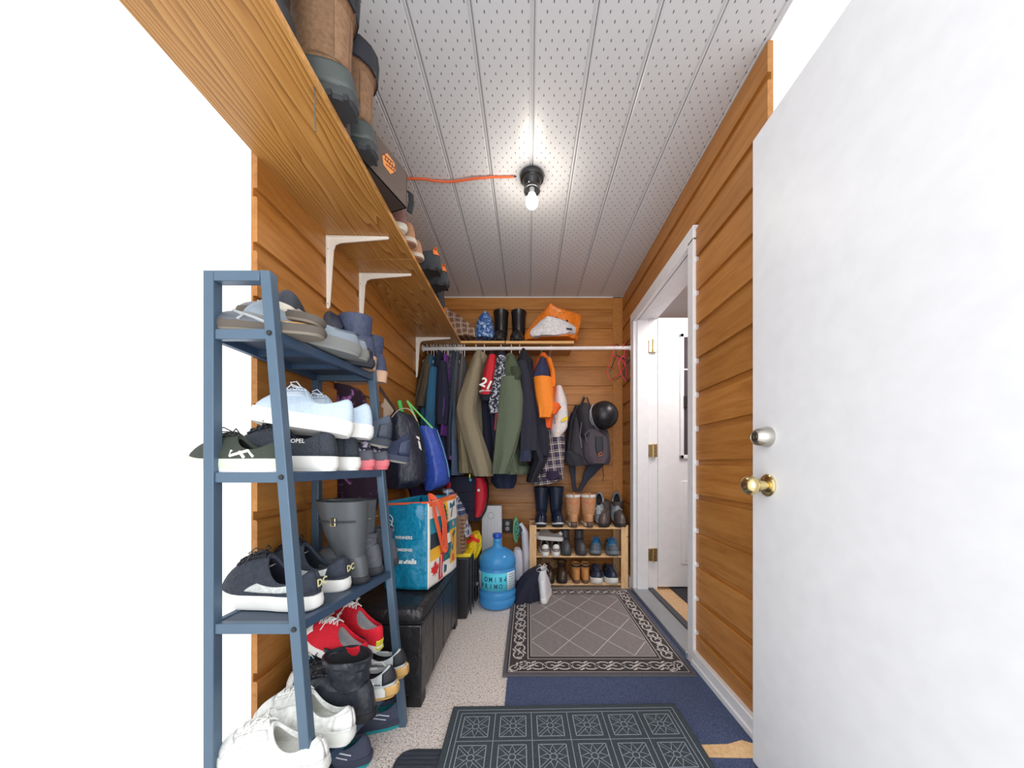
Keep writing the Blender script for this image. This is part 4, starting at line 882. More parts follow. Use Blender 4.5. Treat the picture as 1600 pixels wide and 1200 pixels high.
shoe('rubber_boot', 'black rubber boot standing on the back shelf, left of the pair', (px(781, 2.70), 2.76, SZ+ST+.001), 180, group='rubber boots on the back shelf', s=1.0)
shoe('rubber_boot', 'black rubber boot standing on the back shelf beside the orange bag', (px(809, 2.70), 2.76, SZ+ST+.001), 176, group='rubber boots on the back shelf')
o = shoe('white_hightop', 'white canvas high-top leaning by the dark jacket on the floor', (px(853, 2.34), 2.43, .016), -8, 0, -6); o.scale = (1.0, 1.0, 1.42)

# ---------------------------------------------------------------- shoebox on the shelf
bx = thing('shoebox', 'open brown shoebox with orange emblem overhanging the wall shelf', 'box', (-.56, 1.14, ZT))
box_m = M((98, 84, 76), .7); box_i = M((58, 46, 42), .8)
A0 = Vector((-.529, 1.05, 0)); A1 = Vector((-.459, 1.262, 0)); dv = (A1-A0).normalized(); A0 = A1 - dv*.30; nv = Vector((-dv.y, dv.x, 0)); A2 = A1 + nv*.20; A3 = A0 + nv*.20
def slab(p, q, w0, z0, z1, inward):
    i = inward * w0
    return MB().hexa([p+Vector((0,0,z0)), q+Vector((0,0,z0)), q+i+Vector((0,0,z0)), p+i+Vector((0,0,z0))], [p+Vector((0,0,z1)), q+Vector((0,0,z1)), q+i+Vector((0,0,z1)), p+i+Vector((0,0,z1))])
zb = ZT; zt = ZT + .132
slab(A0, A1, .004, zb, zt, nv).build('side_panel', box_m, bx, smooth=False); slab(A3, A2, .004, zb, zt, -nv).build('side_panel', box_m, bx, smooth=False)
slab(A1, A2, .004, zb, zt, -dv).build('end_panel', box_m, bx, smooth=False); slab(A0, A3, .004, zb, zt, dv).build('end_panel', box_m, bx, smooth=False)
MB().hexa([A0+Vector((0,0,zb)), A1+Vector((0,0,zb)), A2+Vector((0,0,zb)), A3+Vector((0,0,zb))], [A0+Vector((0,0,zb+.003)), A1+Vector((0,0,zb+.003)), A2+Vector((0,0,zb+.003)), A3+Vector((0,0,zb+.003))]).build('base_panel', box_i, bx, smooth=False)
MB().hexa([A0+Vector((0,0,zt)), A1+Vector((0,0,zt)), A2+Vector((0,0,zt)), A3+Vector((0,0,zt))], [A0+Vector((0,0,zt+.004)), A1+Vector((0,0,zt+.004)), A2+Vector((0,0,zt+.004)), A3+Vector((0,0,zt+.004))]).build('lid', box_m, bx, smooth=False)
cc = A0 + dv*.20 - nv*.0008; orange = M((236, 152, 84), .7); e = MB()
def bp(u, v_): return cc + dv*u + Vector((0, 0, zb + .085 + v_))
dia = [(-.030, 0), (-.006, .030), (.030, .026), (.036, 0), (.010, -.030), (-.024, -.026)]
e.prism(dia, lambda a, b: bp(a, b), lambda a, b: bp(a, b) - nv*.0008); e.build('emblem', orange, bx, smooth=False)
dk_ = MB()
for k in range(3):
    q = [bp(-.024 + .006*k, .010-.012*k) - nv*.001, bp(.022 + .006*k, .020-.012*k) - nv*.001]; dk_.tube(q, .0016, 5)
for k in range(5): dk_.tube([bp(-.018+.011*k, -.004) - nv*.001, bp(-.012+.011*k, .014) - nv*.001], .0014, 5)
dk_.build('emblem_lines', M((120, 62, 40), .7), bx, smooth=False)
bs = thing('black_strap', 'black webbing strap sticking up behind the shoebox', 'strap', at(642, 330, 1.29))
MB().tube([at(640, 332, 1.30), at(643, 318, 1.30), at(642, 303, 1.30), at(638, 300, 1.31)], .012, 8, .35).build('webbing', BLK, bs)

# ---------------------------------------------------------------- things on the back shelf
def D(name, label, cat, rows, Zc, depth, mat, part='body', group=None, **k):
    p = at((rows[-1][1]+rows[-1][2])/2, rows[-1][0], Zc)
    t = thing(name, label, cat, p, group=group); drape(part, rows, Zc, depth, mat, t, **k); return t
D('plaid_blanket', 'brown plaid cloth bundled on the left of the back shelf', 'cloth', [(486, 690, 704), (495, 688, 718), (508, 690, 732), (520, 690, 741), (529, 690, 743)], 2.74, .085, plaid('brown_plaid', (98, 70, 58), (140, 104, 84), (210, 182, 160), 22), folds=.13, seed=3, n=40, m=16)
D('blue_hat', 'blue mottled cloth hat on the back shelf beside the rubber boots', 'hat', [(492, 756, 764), (496, 749, 768), (506, 744, 770), (520, 741, 772), (530, 742, 772)], 2.74, .07, blotch('blue_mottle', (46, 84, 150), (112, 150, 200), 40, .5, .05, (180, 200, 226)), folds=.05, seed=4)
ob_ = thing('orange_bag', 'orange and white crinkled plastic bag on the back shelf', 'bag', at(866, 530, 2.72))
orm = M((236, 128, 32), .32, 'leather')
drape('body', [(481, 856, 864), (486, 850, 876), (493, 844, 906), (505, 838, 907), (518, 828, 906), (526, 825, 905), (531, 826, 903)], 2.74, .075, orm, ob_, folds=.08, n=44, m=18, seed=6)
drape('white_panel', [(500, 850, 862), (503, 843, 884), (510, 838, 897), (518, 830, 899), (524, 829, 898), (528, 832, 872)], 2.70, .070, M((226, 224, 226), .35, 'leather'), ob_, folds=.05, n=36, m=10, seed=5)
MB().hexa([at(866,498,2.655), at(877,502,2.655), at(877,502,2.66), at(866,498,2.66)], [at(867,495,2.655), at(878,499,2.655), at(878,499,2.66), at(867,495,2.66)]).build('printed_label', M((40, 40, 48), .6), ob_)
MB().hexa([at(885,515,2.635), at(894,516,2.635), at(894,516,2.64), at(885,515,2.64)], [at(885,512,2.635), at(894,513,2.635), at(894,513,2.64), at(885,512,2.64)]).build('printed_label', M((40, 40, 48), .6), ob_)
MB().ell(at(886, 502, 2.66), (.008, .005, .012), 10, 7).build('bag_hole', BLK, ob_)

# ---------------------------------------------------------------- clothes on the rail
def hanger(x, label, col=(238, 236, 236), group='hangers on the coat rail', drop=.0, tilt=0.0, w=.115, yaw=0.0):
    """x: position on the rail; shoulders run front to back"""
    t = thing('clothes_hanger', label, 'hanger', (x, RY, RZ + .016), (0, 0, yaw), group)
    if group == 'empty hangers at the right end':
        mt = M(col, .35)
        MB().tube([(0, -math.cos(a)*.0185, math.sin(a)*.0185 - .0015) for a in [-.5 + i*(PI+.5)/11 for i in range(12)]] + [(0, .012, -.022), (0, 0, -.034), (0, .002, -.07)], .003, 6).build('hook', mt, t, world=False)
        MB().tube([(0, .002, -.07), (0, -w*.45, -.12), (0, -w*.62, -.17), (0, -w*.3, -.235), (0, w*.1, -.27), (0, w*.3, -.20), (0, w*.12, -.12), (0, .002, -.07)], .0035, 6).build('frame', mt, t, world=False)
        return t
    mt = M(col, .35); r = .0030; hk = []
    for i in range(12):
        a = -0.6 + i*(PI+1.0)/11; hk.append((0.0, math.cos(a)*.019, math.sin(a)*.019 - .002))
    hk = hk[::-1]; 
    pts = hk + [(0, .018, -.012), (0, .006, -.034), (0, 0, -.055)]
    pts = [(0, -math.cos(PI*.0 + a)*.0185, math.sin(a)*.0185 - .0015) for a in [-.5 + i*(PI+.5)/11 for i in range(12)]] + [(0, .012, -.022), (0, 0, -.034), (0, 0, -.085)]
    MB().tube(pts, r, 6).build('hook', mt, t, world=False)
    MB().tube([(0, 0, -.085), (0, -w*.5, -.115), (0, -w, -.155), (0, -w, -.165), (0, 0, -.160), (0, w, -.165), (0, w, -.155), (0, w*.5, -.115), (0, 0, -.085)], r*1.2, 6).build('frame', mt, t, world=False)
    return t
GG = 'clothes on the coat rail'
def coat(name, label, hx, rows, Zc, depth, mat, cat='jacket', sleeve=None, parts=(), seed=0, folds=.055, hcol=(238, 236, 236), hlabel=None, n=40, m=18):
    t = thing(name, label, cat, at((rows[0][1]+rows[0][2])/2, rows[-1][0], Zc), group=GG)
    r2 = []
    for i, r in enumerate(rows):
        df = min(1.0, .66 + .34*(r[0]-rows[0][0])/40.0) if len(r) < 4 else r[3]
        r2.append(tuple(r[:3]) + (df,))
    drape('body', r2, Zc, depth, mat, t, folds=folds, seed=seed, n=n, m=m)
    for nm, rw, zc, dp, mt in parts: drape(nm, rw, zc, dp, mt, t, folds=.085, seed=seed+5, n=24, m=12)
    if hx is not None:
        hanger(px(hx, RY), hlabel or ('hanger holding the ' + label), hcol)
    return t
olive_d = clo((84, 76, 62)); navy = clo((34, 38, 62)); ndark = clo((28, 30, 44)); khaki = clo((140, 130, 106)); ogreen = clo((88, 98, 78)); denim = clo((44, 98, 134)); 
ZR = 2.655
coat('brown_coat', 'faded brown jacket, first on the rail by the left wall', 668, [(560, 672, 682), (575, 664, 684), (610, 657, 680), (640, 652, 672), (646, 653, 668)], ZR, .20, olive_d, seed=1, parts=[('sleeve', [(572, 664, 676), (600, 660, 672), (636, 652, 664)], 2.46, .05, olive_d)])
coat('denim_shirt', 'teal-blue denim shirt hanging between the brown and navy coats', 678, [(562, 676, 684), (585, 670, 688), (640, 662, 688), (700, 662, 686), (735, 664, 684)], ZR, .19, denim, 'shirt', seed=2, parts=[('sleeve', [(575, 672, 684), (620, 666, 682), (680, 662, 678)], 2.45, .045, denim)])
coat('navy_coat', 'plain dark navy coat hanging beside the denim shirt', 688, [(556, 688, 696), (580, 684, 702), (620, 680, 704), (700, 686, 708), (752, 694, 712)], ZR, .21, navy, 'coat', seed=3, parts=[('sleeve', [(566, 686, 698), (610, 682, 702), (650, 680, 700), (664, 682, 698)], 2.44, .05, navy)])
coat('purple_sweater', 'narrow purple fleece hanging behind the navy coat', 695, [(560, 696, 704), (590, 698, 708), (640, 699, 707), (683, 695, 702)], 2.58, .18, M((112, 54, 142), .85, 'cloth'), 'sweater', seed=4)
coat('patterned_sweater', 'dark grey speckled sweater beside the purple fleece', 701, [(556, 706, 714), (590, 702, 716), (622, 704, 716), (640, 706, 716)], ZR, .2, blotch('speckle_knit', (38, 40, 50), (108, 112, 124), 120, .56, .04), 'sweater', seed=5)
coat('slate_jacket', 'slate blue jacket reaching low beside the khaki coat', 709, [(556, 710, 718), (600, 706, 722), (660, 704, 716), (706, 702, 715), (718, 704, 714)], ZR, .2, clo((58, 66, 86)), seed=6, parts=[('purple_tag', [(712, 701, 706), (718, 701, 706)], 2.46, .005, M((130, 60, 160), .7))])
coat('charcoal_hoodie', 'charcoal hoodie hanging left of the khaki coat', 716, [(556, 716, 722), (585, 712, 726), (620, 712, 724), (680, 710, 722)], ZR, .19, clo((76, 78, 84)), 'hoodie', seed=7)
coat('grey_cardigan', 'mid grey cardigan tucked against the khaki coat', 722, [(560, 723, 728), (585, 718, 732), (640, 716, 728), (690, 712, 724)], 2.62, .16, clo((104, 102, 104)), 'cardigan', seed=8)
coat('jeans', 'faded blue jeans with flared hem showing under the slate jacket', 712, [(600, 708, 716), (690, 706, 720), (730, 706, 722), (742, 705, 724)], 2.56, .10, M((86, 104, 132), .9, 'cloth'), 'trousers', seed=9)
coat('khaki_coat', 'long khaki coat, lightest coat on the rail', 744, [(556, 744, 760), (566, 738, 762), (600, 726, 760), (640, 716, 756), (690, 718, 764), (738, 722, 772)], 2.62, .21, khaki, 'coat', seed=10, folds=.06, n=56, m=24,
     parts=[('sleeve', [(562, 740, 754), (590, 728, 750), (630, 714, 744), (645, 712, 742), (690, 722, 756), (740, 738, 770), (744, 740, 768)], 2.40, .055, khaki), ('sleeve_lower', [(640, 712, 728), (690, 716, 728), (739, 717, 736)], 2.43, .05, M((130, 120, 92), .9, 'cloth')), ('collar', [(554, 742, 760), (560, 738, 764), (570, 740, 760)], 2.55, .06, khaki)], hlabel='hanger holding the khaki coat')
coat('red_jersey', 'red sports jersey with a large white number', 757, [(556, 766, 774), (566, 760, 778), (600, 754, 776), (616, 752, 774), (720, 756, 778)], ZR, .19, navy, 'jersey', seed=11,
     parts=[('red_sleeve', [(556, 764, 775), (575, 758, 776), (600, 753, 773), (618, 750, 770)], 2.42, .045, M((206, 30, 44), .7, 'cloth')), ('white_stripe', [(611, 749.5, 771.5), (613.5, 749.5, 771)], 2.42, .048, W_), ('dark_cuff', [(617, 750, 770), (627, 752, 768)], 2.42, .043, ndark)])
jt = [o for o in C.objects if o.name.startswith('red_jersey')][0]
p = at(760, 600, 2.335); text_mesh('21', .085, W_, jt, Vector(p) - Vector(jt.location), (PI/2, .45, .12), 'number', bold=.003)
coat('patterned_fleece', 'black and white patterned fleece over a navy lining', 783, [(556, 778, 790), (575, 772, 796), (610, 766, 794), (640, 764, 788), (700, 770, 790)], 2.64, .20, navy, 'fleece', seed=12,
     parts=[('sleeve', [(558, 776, 790), (580, 772, 794), (610, 767, 790), (634, 763, 784), (646, 766, 782)], 2.40, .05, blotch('monochrome_print', (34, 36, 50), (186, 190, 202), 60, .53, .02)), ('red_zip', [(640, 774, 777), (672, 772, 776)], 2.38, .004, M((150, 30, 60), .6))])
coat('olive_parka', 'olive green hooded parka in the middle of the rail', 799, [(560, 790, 806), (575, 780, 814), (600, 780, 816), (650, 776, 817), (700, 772, 816), (738, 770, 830)], 2.60, .20, ogreen, 'parka', seed=13, folds=.055, n=56, m=24,
     parts=[('sleeve', [(590, 782, 812), (620, 781, 818), (660, 776, 817), (700, 773, 807), (740, 769, 793)], 2.38, .055, M((98, 108, 88), .9, 'cloth')), ('hood', [(562, 792, 806), (572, 784, 812), (584, 781, 816), (596, 786, 815), (604, 792, 812)], 2.42, .075, M((78, 88, 66), .9, 'cloth')), ('hood_opening', [(574, 797, 812), (584, 797, 815), (594, 800, 812)], 2.36, .03, M((58, 66, 50), .9, 'cloth')), ('hem_band', [(728, 771, 829), (740, 770, 831)], 2.60, .205, M((84, 96, 78), .9, 'cloth'))])
coat('navy_vest', 'navy garment hem showing below the olive parka', None, [(700, 778, 806), (730, 770, 808), (752, 769, 808), (762, 776, 804)], 2.70, .12, clo((38, 46, 74)), 'vest', seed=14)
coat('black_navy_jacket', 'long black-navy hooded jacket beside the orange one', 812, [(553, 814, 822), (565, 808, 828), (590, 806, 832), (640, 812, 840), (700, 820, 852), (718, 830, 857), (752, 822, 836)], 2.62, .21, M((34, 35, 50), .9, 'cloth'), seed=15, folds=.04, n=48, m=24,
     parts=[('sleeve', [(566, 806, 824), (600, 812, 832), (650, 812, 840), (704, 812, 838)], 2.41, .05, M((40, 41, 56), .9, 'cloth')), ('cuff', [(704, 811, 831), (721, 811, 829)], 2.40, .05, M((44, 52, 76), .9, 'cloth')), ('second_sleeve', [(570, 822, 830), (620, 828, 844), (680, 838, 857), (712, 844, 858)], 2.46, .05, M((30, 31, 46), .9, 'cloth')), ('hood', [(553, 812, 824), (562, 808, 832), (576, 812, 832)], 2.5, .08, M((30, 30, 38), .9, 'cloth'))])
coat('orange_jacket', 'bright orange work jacket with navy shoulders', 846, [(558, 842, 854), (568, 836, 864), (590, 832, 866), (610, 834, 868), (645, 840, 866), (672, 844, 862)], 2.62, .17, M((236, 96, 26), .75, 'cloth'), seed=16, hcol=(40, 140, 120), hlabel='green hanger holding the orange jacket',
     parts=[('sleeve', [(590, 833, 862), (620, 836, 864), (640, 840, 866), (653, 842, 860)], 2.40, .055, M((244, 136, 28), .7, 'cloth')), ('navy_yoke', [(562, 843, 853), (575, 836, 858), (590, 832, 861), (598, 833, 860)], 2.47, .07, clo((46, 52, 88))), ('shoulder_piping', [(558, 842, 852), (562, 852, 862), (580, 859, 867), (600, 860, 868), (606, 861, 866)], 2.44, .05, M((244, 130, 28), .7, 'cloth')), ('cuff', [(630, 855, 873), (636, 852, 876), (648, 850, 868)], 2.42, .045, M((232, 96, 22), .7, 'cloth'))])
for i, x in enumerate((674, 683, 691, 699, 705, 711, 719, 726)):
    hanger(px(x, RY), 'teal hanger standing out among the white hangers at the left' if i == 5 else 'white hanger in the crowded left cluster, %s from the left wall' % ('first', 'second', 'third', 'fourth', 'fifth', '', 'seventh', 'eighth')[i], [(238, 236, 236), (40, 150, 150)][i == 5])
for i, x in enumerate((957, 963, 975, 983)):
    hanger(px(x, RY), ['red plastic hanger hanging empty at the right end of the rail, leftmost', 'black hanger hanging empty among the pink ones', 'pink hanger hanging empty near the door casing', 'black hanger hanging empty next to the door casing'][i], [(206, 40, 66), (36, 26, 32), (224, 60, 110), (60, 24, 34)][i], 'empty hangers at the right end', yaw=(.9, 1.1, -.7, .7)[i], w=.17)
# white and yellow bag with silver strip behind the orange jacket
wb_ = D('white_cap_bag', 'white and pale print bag bulging out behind the orange jacket', 'bag', [(606, 866, 878), (625, 862, 885), (650, 860, 887), (670, 858, 886), (684, 862, 874)], 2.62, .09, blotch('pale_print', (216, 220, 224), (238, 232, 228), 30, .5, .06, (230, 206, 190)), folds=.03, seed=21)
MB().hexa([at(877,660,2.525), at(887,656,2.54), at(887,656,2.545), at(877,660,2.53)], [at(877,655,2.525), at(887,650,2.54), at(887,650,2.545), at(877,655,2.53)]).build('yellow_band', M((232, 200, 50), .6), wb_, smooth=False)
MB().hexa([at(866,662,2.525), at(868,662,2.525), at(868,662,2.53), at(866,662,2.53)], [at(864,648,2.525), at(866,648,2.525), at(866,648,2.53), at(864,648,2.53)]).build('grey_band', M((120, 124, 126), .6), wb_, smooth=False)
pls = D('plaid_shirt', 'navy and cream plaid shirt hanging low behind the orange jacket', 'shirt', [(672, 848, 880), (690, 850, 882), (715, 842, 882), (735, 834, 882), (750, 833, 880), (757, 834, 856)], 2.66, .10, plaid('navy_plaid', (48, 44, 68), (82, 72, 92), (214, 200, 190), 17, w=.12), folds=.09, n=48, m=20, seed=22)
drape('hanging_tail', [(736, 854, 872), (746, 854, 876), (750, 856, 868)], 2.55, .03, clo((44, 34, 62)), pls)

# ---------------------------------------------------------------- backpack and helmet
bk = thing('backpack', 'black and grey hiking backpack hanging on the back wall', 'backpack', at(920, 730, 2.78))
pkm = M((66, 62, 70), .8, 'cloth'); pkd = M((40, 40, 48), .75, 'cloth')
drape('body', [(640, 900, 925), (650, 896, 935), (675, 892, 950), (700, 888, 953), (718, 886, 954), (726, 892, 950)], 2.76, .11, pkm, bk, folds=.02, p=.75, n=48, m=18, seed=31)
drape('top_pocket', [(632, 906, 918), (640, 900, 924), (656, 902, 930), (680, 905, 940), (690, 912, 936)], 2.68, .09, pkd, bk, folds=.04, seed=32)
drape('front_pocket', [(672, 916, 934), (682, 912, 945), (700, 910, 950), (716, 912, 950), (724, 918, 946)], 2.66, .075, M((74, 68, 76), .8, 'cloth'), bk, folds=.03, p=.7, seed=33)
drape('mesh_panel', [(682, 929, 942), (700, 929, 943), (710, 932, 941)], 2.60, .022, M((34, 38, 46), .6, 'knit'), bk, p=.6, folds=0); mpn = bk.children[-1]
drape('blue_side', [(645, 892, 900), (670, 885, 895), (700, 884, 893), (715, 884, 890)], 2.80, .05, clo((30, 66, 130)), bk, folds=.03)
drape('side_strap', [(634, 898, 906), (660, 889, 896), (700, 884, 891), (722, 882, 890)], 2.74, .05, pkd, bk, folds=.02)
drape('hip_belt', [(704, 882, 892), (712, 882, 912), (722, 884, 930), (728, 890, 920)], 2.70, .05, pkd, bk, folds=.05)
drape('lower_strap', [(724, 888, 899), (745, 892, 899), (760, 894, 900), (768, 896, 902)], 2.78, .012, M((38, 42, 58), .7), bk, p=.5, folds=0)
drape('lower_strap', [(726, 918, 944), (738, 912, 932), (752, 909, 918), (768, 902, 908)], 2.80, .012, M((36, 44, 64), .7), bk, p=.5, folds=0)
MB().tube([at(913, 621, 2.86), at(905, 640, 2.82), at(897, 668, 2.80)], .014, 8, .3).build('shoulder_strap', pkd, bk)
MB().tube([at(917, 621, 2.86), at(922, 634, 2.82), at(924, 648, 2.80)], .012, 8, .3).build('shoulder_strap', pkd, bk)
MB().tube([at(941, 724, 2.80), at(943, 745, 2.80), at(941, 752, 2.80)], .005, 6, .4).build('webbing_tail', BLK, bk)
MB().tube([at(909, 660, 2.60), at(906, 680, 2.60), at(909, 700, 2.60)], .0025, 6).build('zip', M((120, 116, 120), .4), bk)
MB().tube([at(917, 690, 2.585), at(914, 678, 2.59), at(922, 672, 2.59)], .0035, 6).build('cord', M((100, 96, 104), .5), bk)
MB().tube([at(935, 710, 2.574), at(940, 706, 2.57), at(941, 710, 2.57), at(936, 713, 2.57), at(935, 709, 2.57)], .0028, 6).build('orange_loop', M((232, 120, 60), .5), mpn)
MB().tube([at(930, 718, 2.584), at(938, 719, 2.582), at(944, 717, 2.59)], .0018, 6).build('red_piping', M((150, 50, 50), .5), bk)
hk_ = thing('wall_hook', 'small brass hook on the back wall above the backpack', 'hook', at(914, 619, 2.89))
MB().cyl(at(914, 619, 2.915), at(914, 619, 2.86), .004).build('peg', brass, hk_); MB().ell(at(914, 618, 2.855), (.008,.008,.008), 12, 7).build('knob', brass, hk_)
hm = thing('helmet', 'round black helmet hanging against the backpack', 'helmet', at(942, 672, 2.66))
hc = at(943, 649, 2.62); hr = .113
R = []
for i in range(13):
    t = PI*.5*(1.28)*i/12; R.append([Vector((hc.x + hr*1.0*math.cos(t), hc.y + hr*1.0*math.sin(t)*math.cos(2*PI*j/32), hc.z + hr*1.0*math.sin(t)*math.sin(2*PI*j/32))) for j in range(32)])
rim = R[-1]; R += [[hc + (p_-hc)*.93 for p_ in rim]]
R += [[Vector((hc.x + hr*.9*math.cos(t), hc.y + hr*.9*math.sin(t)*math.cos(2*PI*j/32), hc.z + hr*.9*math.sin(t)*math.sin(2*PI*j/32))) for j in range(32)] for t in (1.6, .8, .05)]
rot = Matrix.Rotation(math.radians(-42), 3, 'Z') @ Matrix.Rotation(math.radians(-8), 3, 'Y')
R = [[hc + rot @ (p_ - hc) for p_ in r_] for r_ in R]
MB().rings(R).build('shell', M((22, 23, 28), .34), hm)
MB().tube([hc + rot @ ((p_ - hc)*1.005) for p_ in [Vector((hc.x + hr*math.cos(PI*.64), hc.y + hr*math.sin(PI*.64)*math.cos(2*PI*j/32), hc.z + hr*math.sin(PI*.64)*math.sin(2*PI*j/32))) for j in range(33)]], .005, 6).build('rim_trim', M((150, 150, 156), .4), hm)
MB().tube([at(926, 632, 2.58), at(922, 642, 2.56), at(922, 655, 2.56), at(926, 664, 2.58)], .0028, 6).build('chin_strap', M((170, 170, 176), .5), hm)
# ---------------------------------------------------------------- leather storage bench
blk_l = M((36, 35, 38), .34, 'leather')
BX0, BX1, BY0, BY1 = -.815, -.424, 1.342, 2.06
be = thing('storage_bench', 'long black leather storage bench behind the metal rack', 'bench', (-.62, 1.7, 0))
MB().box(BX0+.008, BX1-.008, BY0+.008, BY1-.008, .045, .335).build('body', blk_l, be, bevel=.006)
def cushion(x0, x1, y0, y1, z0, z1, nu=20, nv=30, puff=.012):
    b = MB(); R = []
    for k, (zz, ins) in enumerate(((z0, .004), (z0+.012, 0), (z1-.022, 0), (z1-.006, .008), (z1, .026))):
        ring = []
        for (cx, cy, a0) in ((x1-ins-.02, y1-ins-.02, 0), (x0+ins+.02, y1-ins-.02, PI/2), (x0+ins+.02, y0+ins+.02, PI), (x1-ins-.02, y0+ins+.02, 1.5*PI)):
            for q in range(5): a = a0 + q*PI/8; ring.append((cx + .02*math.cos(a), cy + .02*math.sin(a), zz))
        R.append(ring)
    b.rings(R, True, False)
    def top(u, v): 
        x = x0+.03 + (x1-x0-.06)*u; y = y0+.03 + (y1-y0-.06)*v
        return (x, y, z1 + puff*math.sin(PI*u)**.5*math.sin(PI*v)**.5 + .002*math.sin(x*40)*math.sin(y*23))
    b.rings([R[-1], [(x0+.03 if abs(p_[0]-x0) < abs(p_[0]-x1) else x1-.03, y0+.03 if abs(p_[1]-y0) < abs(p_[1]-y1) else y1-.03, z1+.001) for p_ in R[-1]]], False, False)
    b.grid(top, nu, nv); return b
cushion(BX0, BX1, BY0, BY1, .342, .405).build('lid_cushion', blk_l, be)
for k in range(4):
    yy = BY0 + .18 + k*.18
    MB().box(BX1-.0095, BX1-.0065, yy-.0012, yy+.0012, .05, .33).build('seam', M((16, 16, 18), .5), be, smooth=False)
MB().tube([(BX0+.01, BY0-.001, .356), (BX1-.004, BY0-.001, .356), (BX1+.001, BY0+.005, .356), (BX1+.001, BY1-.01, .356)], .0022, 6).build('piping', M((20, 20, 22), .4), be)
for x in (BX0+.01, BX1-.07):
    for y in (BY0+.01, BY1-.07): MB().box(x, x+.06, y, y+.06, 0, .045).build('foot', M((22, 20, 20), .5), be, bevel=.003)

# shopping bag
TB = Vector((-.455, 1.507, 0)); TF = Vector((-.397, 1.84, 0)); ld = (TF-TB).normalized(); TL = TB + Vector((-.205, .02, 0)); TG = TF + Vector((-.205, .03, 0))
z0b, z1b = .421, .815
sbg = thing('shopping_bag', 'large glossy teal reusable shopping bag with orange straps standing on the black bench', 'bag', (-.53, 1.67, z0b))
teal = M((22, 128, 164), .22, 'leather'); coral = M((238, 98, 62), .5, 'cloth')
def wall(p, q, ou, mat, nm, bul=.014, seed=0, top=(0, 0)):
    rnd = random.Random(seed); ph = [rnd.random()*6 for _ in range(4)]
    def fn(u, v):
        b_ = p + (q-p)*u; z = z0b + (z1b + top[0]*(1-u) + top[1]*u - z0b)*v
        k = bul*math.sin(PI*u)*(.4+.6*math.sin(PI*v)) + .004*math.sin(PI*u)*(math.sin(9*u+7*v+ph[0]) + math.sin(15*v - 6*u + ph[1]))
        return b_ + ou*k + Vector((0, 0, z)) - ou*.012*(1-v)*0
    return MB().grid(fn, 18, 22).build(nm, mat, sbg, solid=.0015)
n_side = Vector((ld.y, -ld.x, 0)); n_front = Vector((0.1, -1, 0)).normalized()
wall(TL, TB, n_front, teal, 'front_panel', .012, 1, (-.01, 0)); wall(TB, TF, n_side, M((228, 224, 214), .4), 'printed_side', .010, 2, (0, .01))
wall(TG, TF, -n_front, teal, 'back_panel', .01, 3); wall(TL, TG, -n_side, teal, 'far_side', .01, 4)
MB().add([tuple(TL+Vector((0,0,z0b))), tuple(TB+Vector((0,0,z0b))), tuple(TF+Vector((0,0,z0b))), tuple(TG+Vector((0,0,z0b)))], [(0,1,2,3)]).build('bag_base', teal, sbg, smooth=False, solid=.002)
def rim(p, q, a, b): return [p + (q-p)*k + Vector((0,0,z1b + a + (b-a)*k)) for k in (0, .5, 1)]
MB().tube(rim(TL, TB, -.01, 0), .006, 6, .5).tube(rim(TB, TF, 0, .01), .006, 6, .5).build('orange_trim', coral, sbg)
# printed panels of the long side
def sp(u, v, o=.0): # point on long side
    b_ = TB + (TF-TB)*u; z = z0b + (z1b + .01*u - z0b)*v
    k = .010*math.sin(PI*u)*(.4+.6*math.sin(PI*v)) + .004*math.sin(PI*u)*(math.sin(9*u+7*v+2.1) + math.sin(15*v-6*u+1.0))
    return b_ + n_side*(abs(k)*1.0 + .0035 + o) + Vector((0,0,z))
ph2 = random.Random(2); PH = [ph2.random()*6 for _ in range(2)]
def sp(u, v, o=0.0):
    b_ = TB + (TF-TB)*u; z = z0b + (z1b + .01*u - z0b)*v
    k = .010*math.sin(PI*u)*(.4+.6*math.sin(PI*v)) + .004*math.sin(PI*u)*(math.sin(9*u+7*v+PH[0]) + math.sin(15*v-6*u+PH[1]))
    return b_ + n_side*(k + .0022 + o) + Vector((0,0,z))
cols = [(240,182,52), (232,230,222), (26,96,118), (232,120,44), (28,150,76), (214,40,40), (36,140,160), (246,206,110), (30,60,70)]
cells = [(.04,.30,.02,.30,1),(.30,.46,.02,.34,5),(.46,.62,.02,.20,1),(.46,.70,.20,.42,2),(.62,.98,.02,.12,1),(.70,.98,.12,.26,0),(.06,.34,.30,.44,0),(.34,.46,.34,.52,3),(.06,.40,.44,.62,8),(.46,.66,.42,.54,1),(.66,.98,.26,.56,0),(.40,.70,.54,.68,2),(.70,.98,.56,.68,6),
         (.06,.36,.62,.80,6),(.40,.62,.68,.94,0),(.62,.98,.68,.94,1),(.06,.36,.80,.94,1),(.04,.98,.945,.995,3)]
for (u0,u1,v0,v1,ci) in cells:
    MB().grid(lambda p, q: sp(u0+(u1-u0)*p, v0+(v1-v0)*q), 5, 5).build('printed_square', M(cols[ci], .4), sbg)
def shape(poly, col, o=.0012, nm='printed_motif'):
    b = MB(); b.add([tuple(sp(u, v, o)) for u, v in poly], [tuple(range(len(poly)))]); b.build(nm, M(col, .4), sbg, smooth=False)
for k in range(4): shape([(.43+.012*k,.72+.05*k),(.59-.012*k,.72+.05*k),(.51,.80+.045*k)], (24,100,60), .0012+.0002*k)
shape([(.50,.70),(.52,.70),(.52,.74),(.50,.74)], (90,60,40))
shape([(.74,.72),(.78,.72),(.80,.90),(.76,.90)], (60,80,96)); shape([(.68,.84),(.88,.86),(.88,.93),(.68,.91)], (40,110,130))
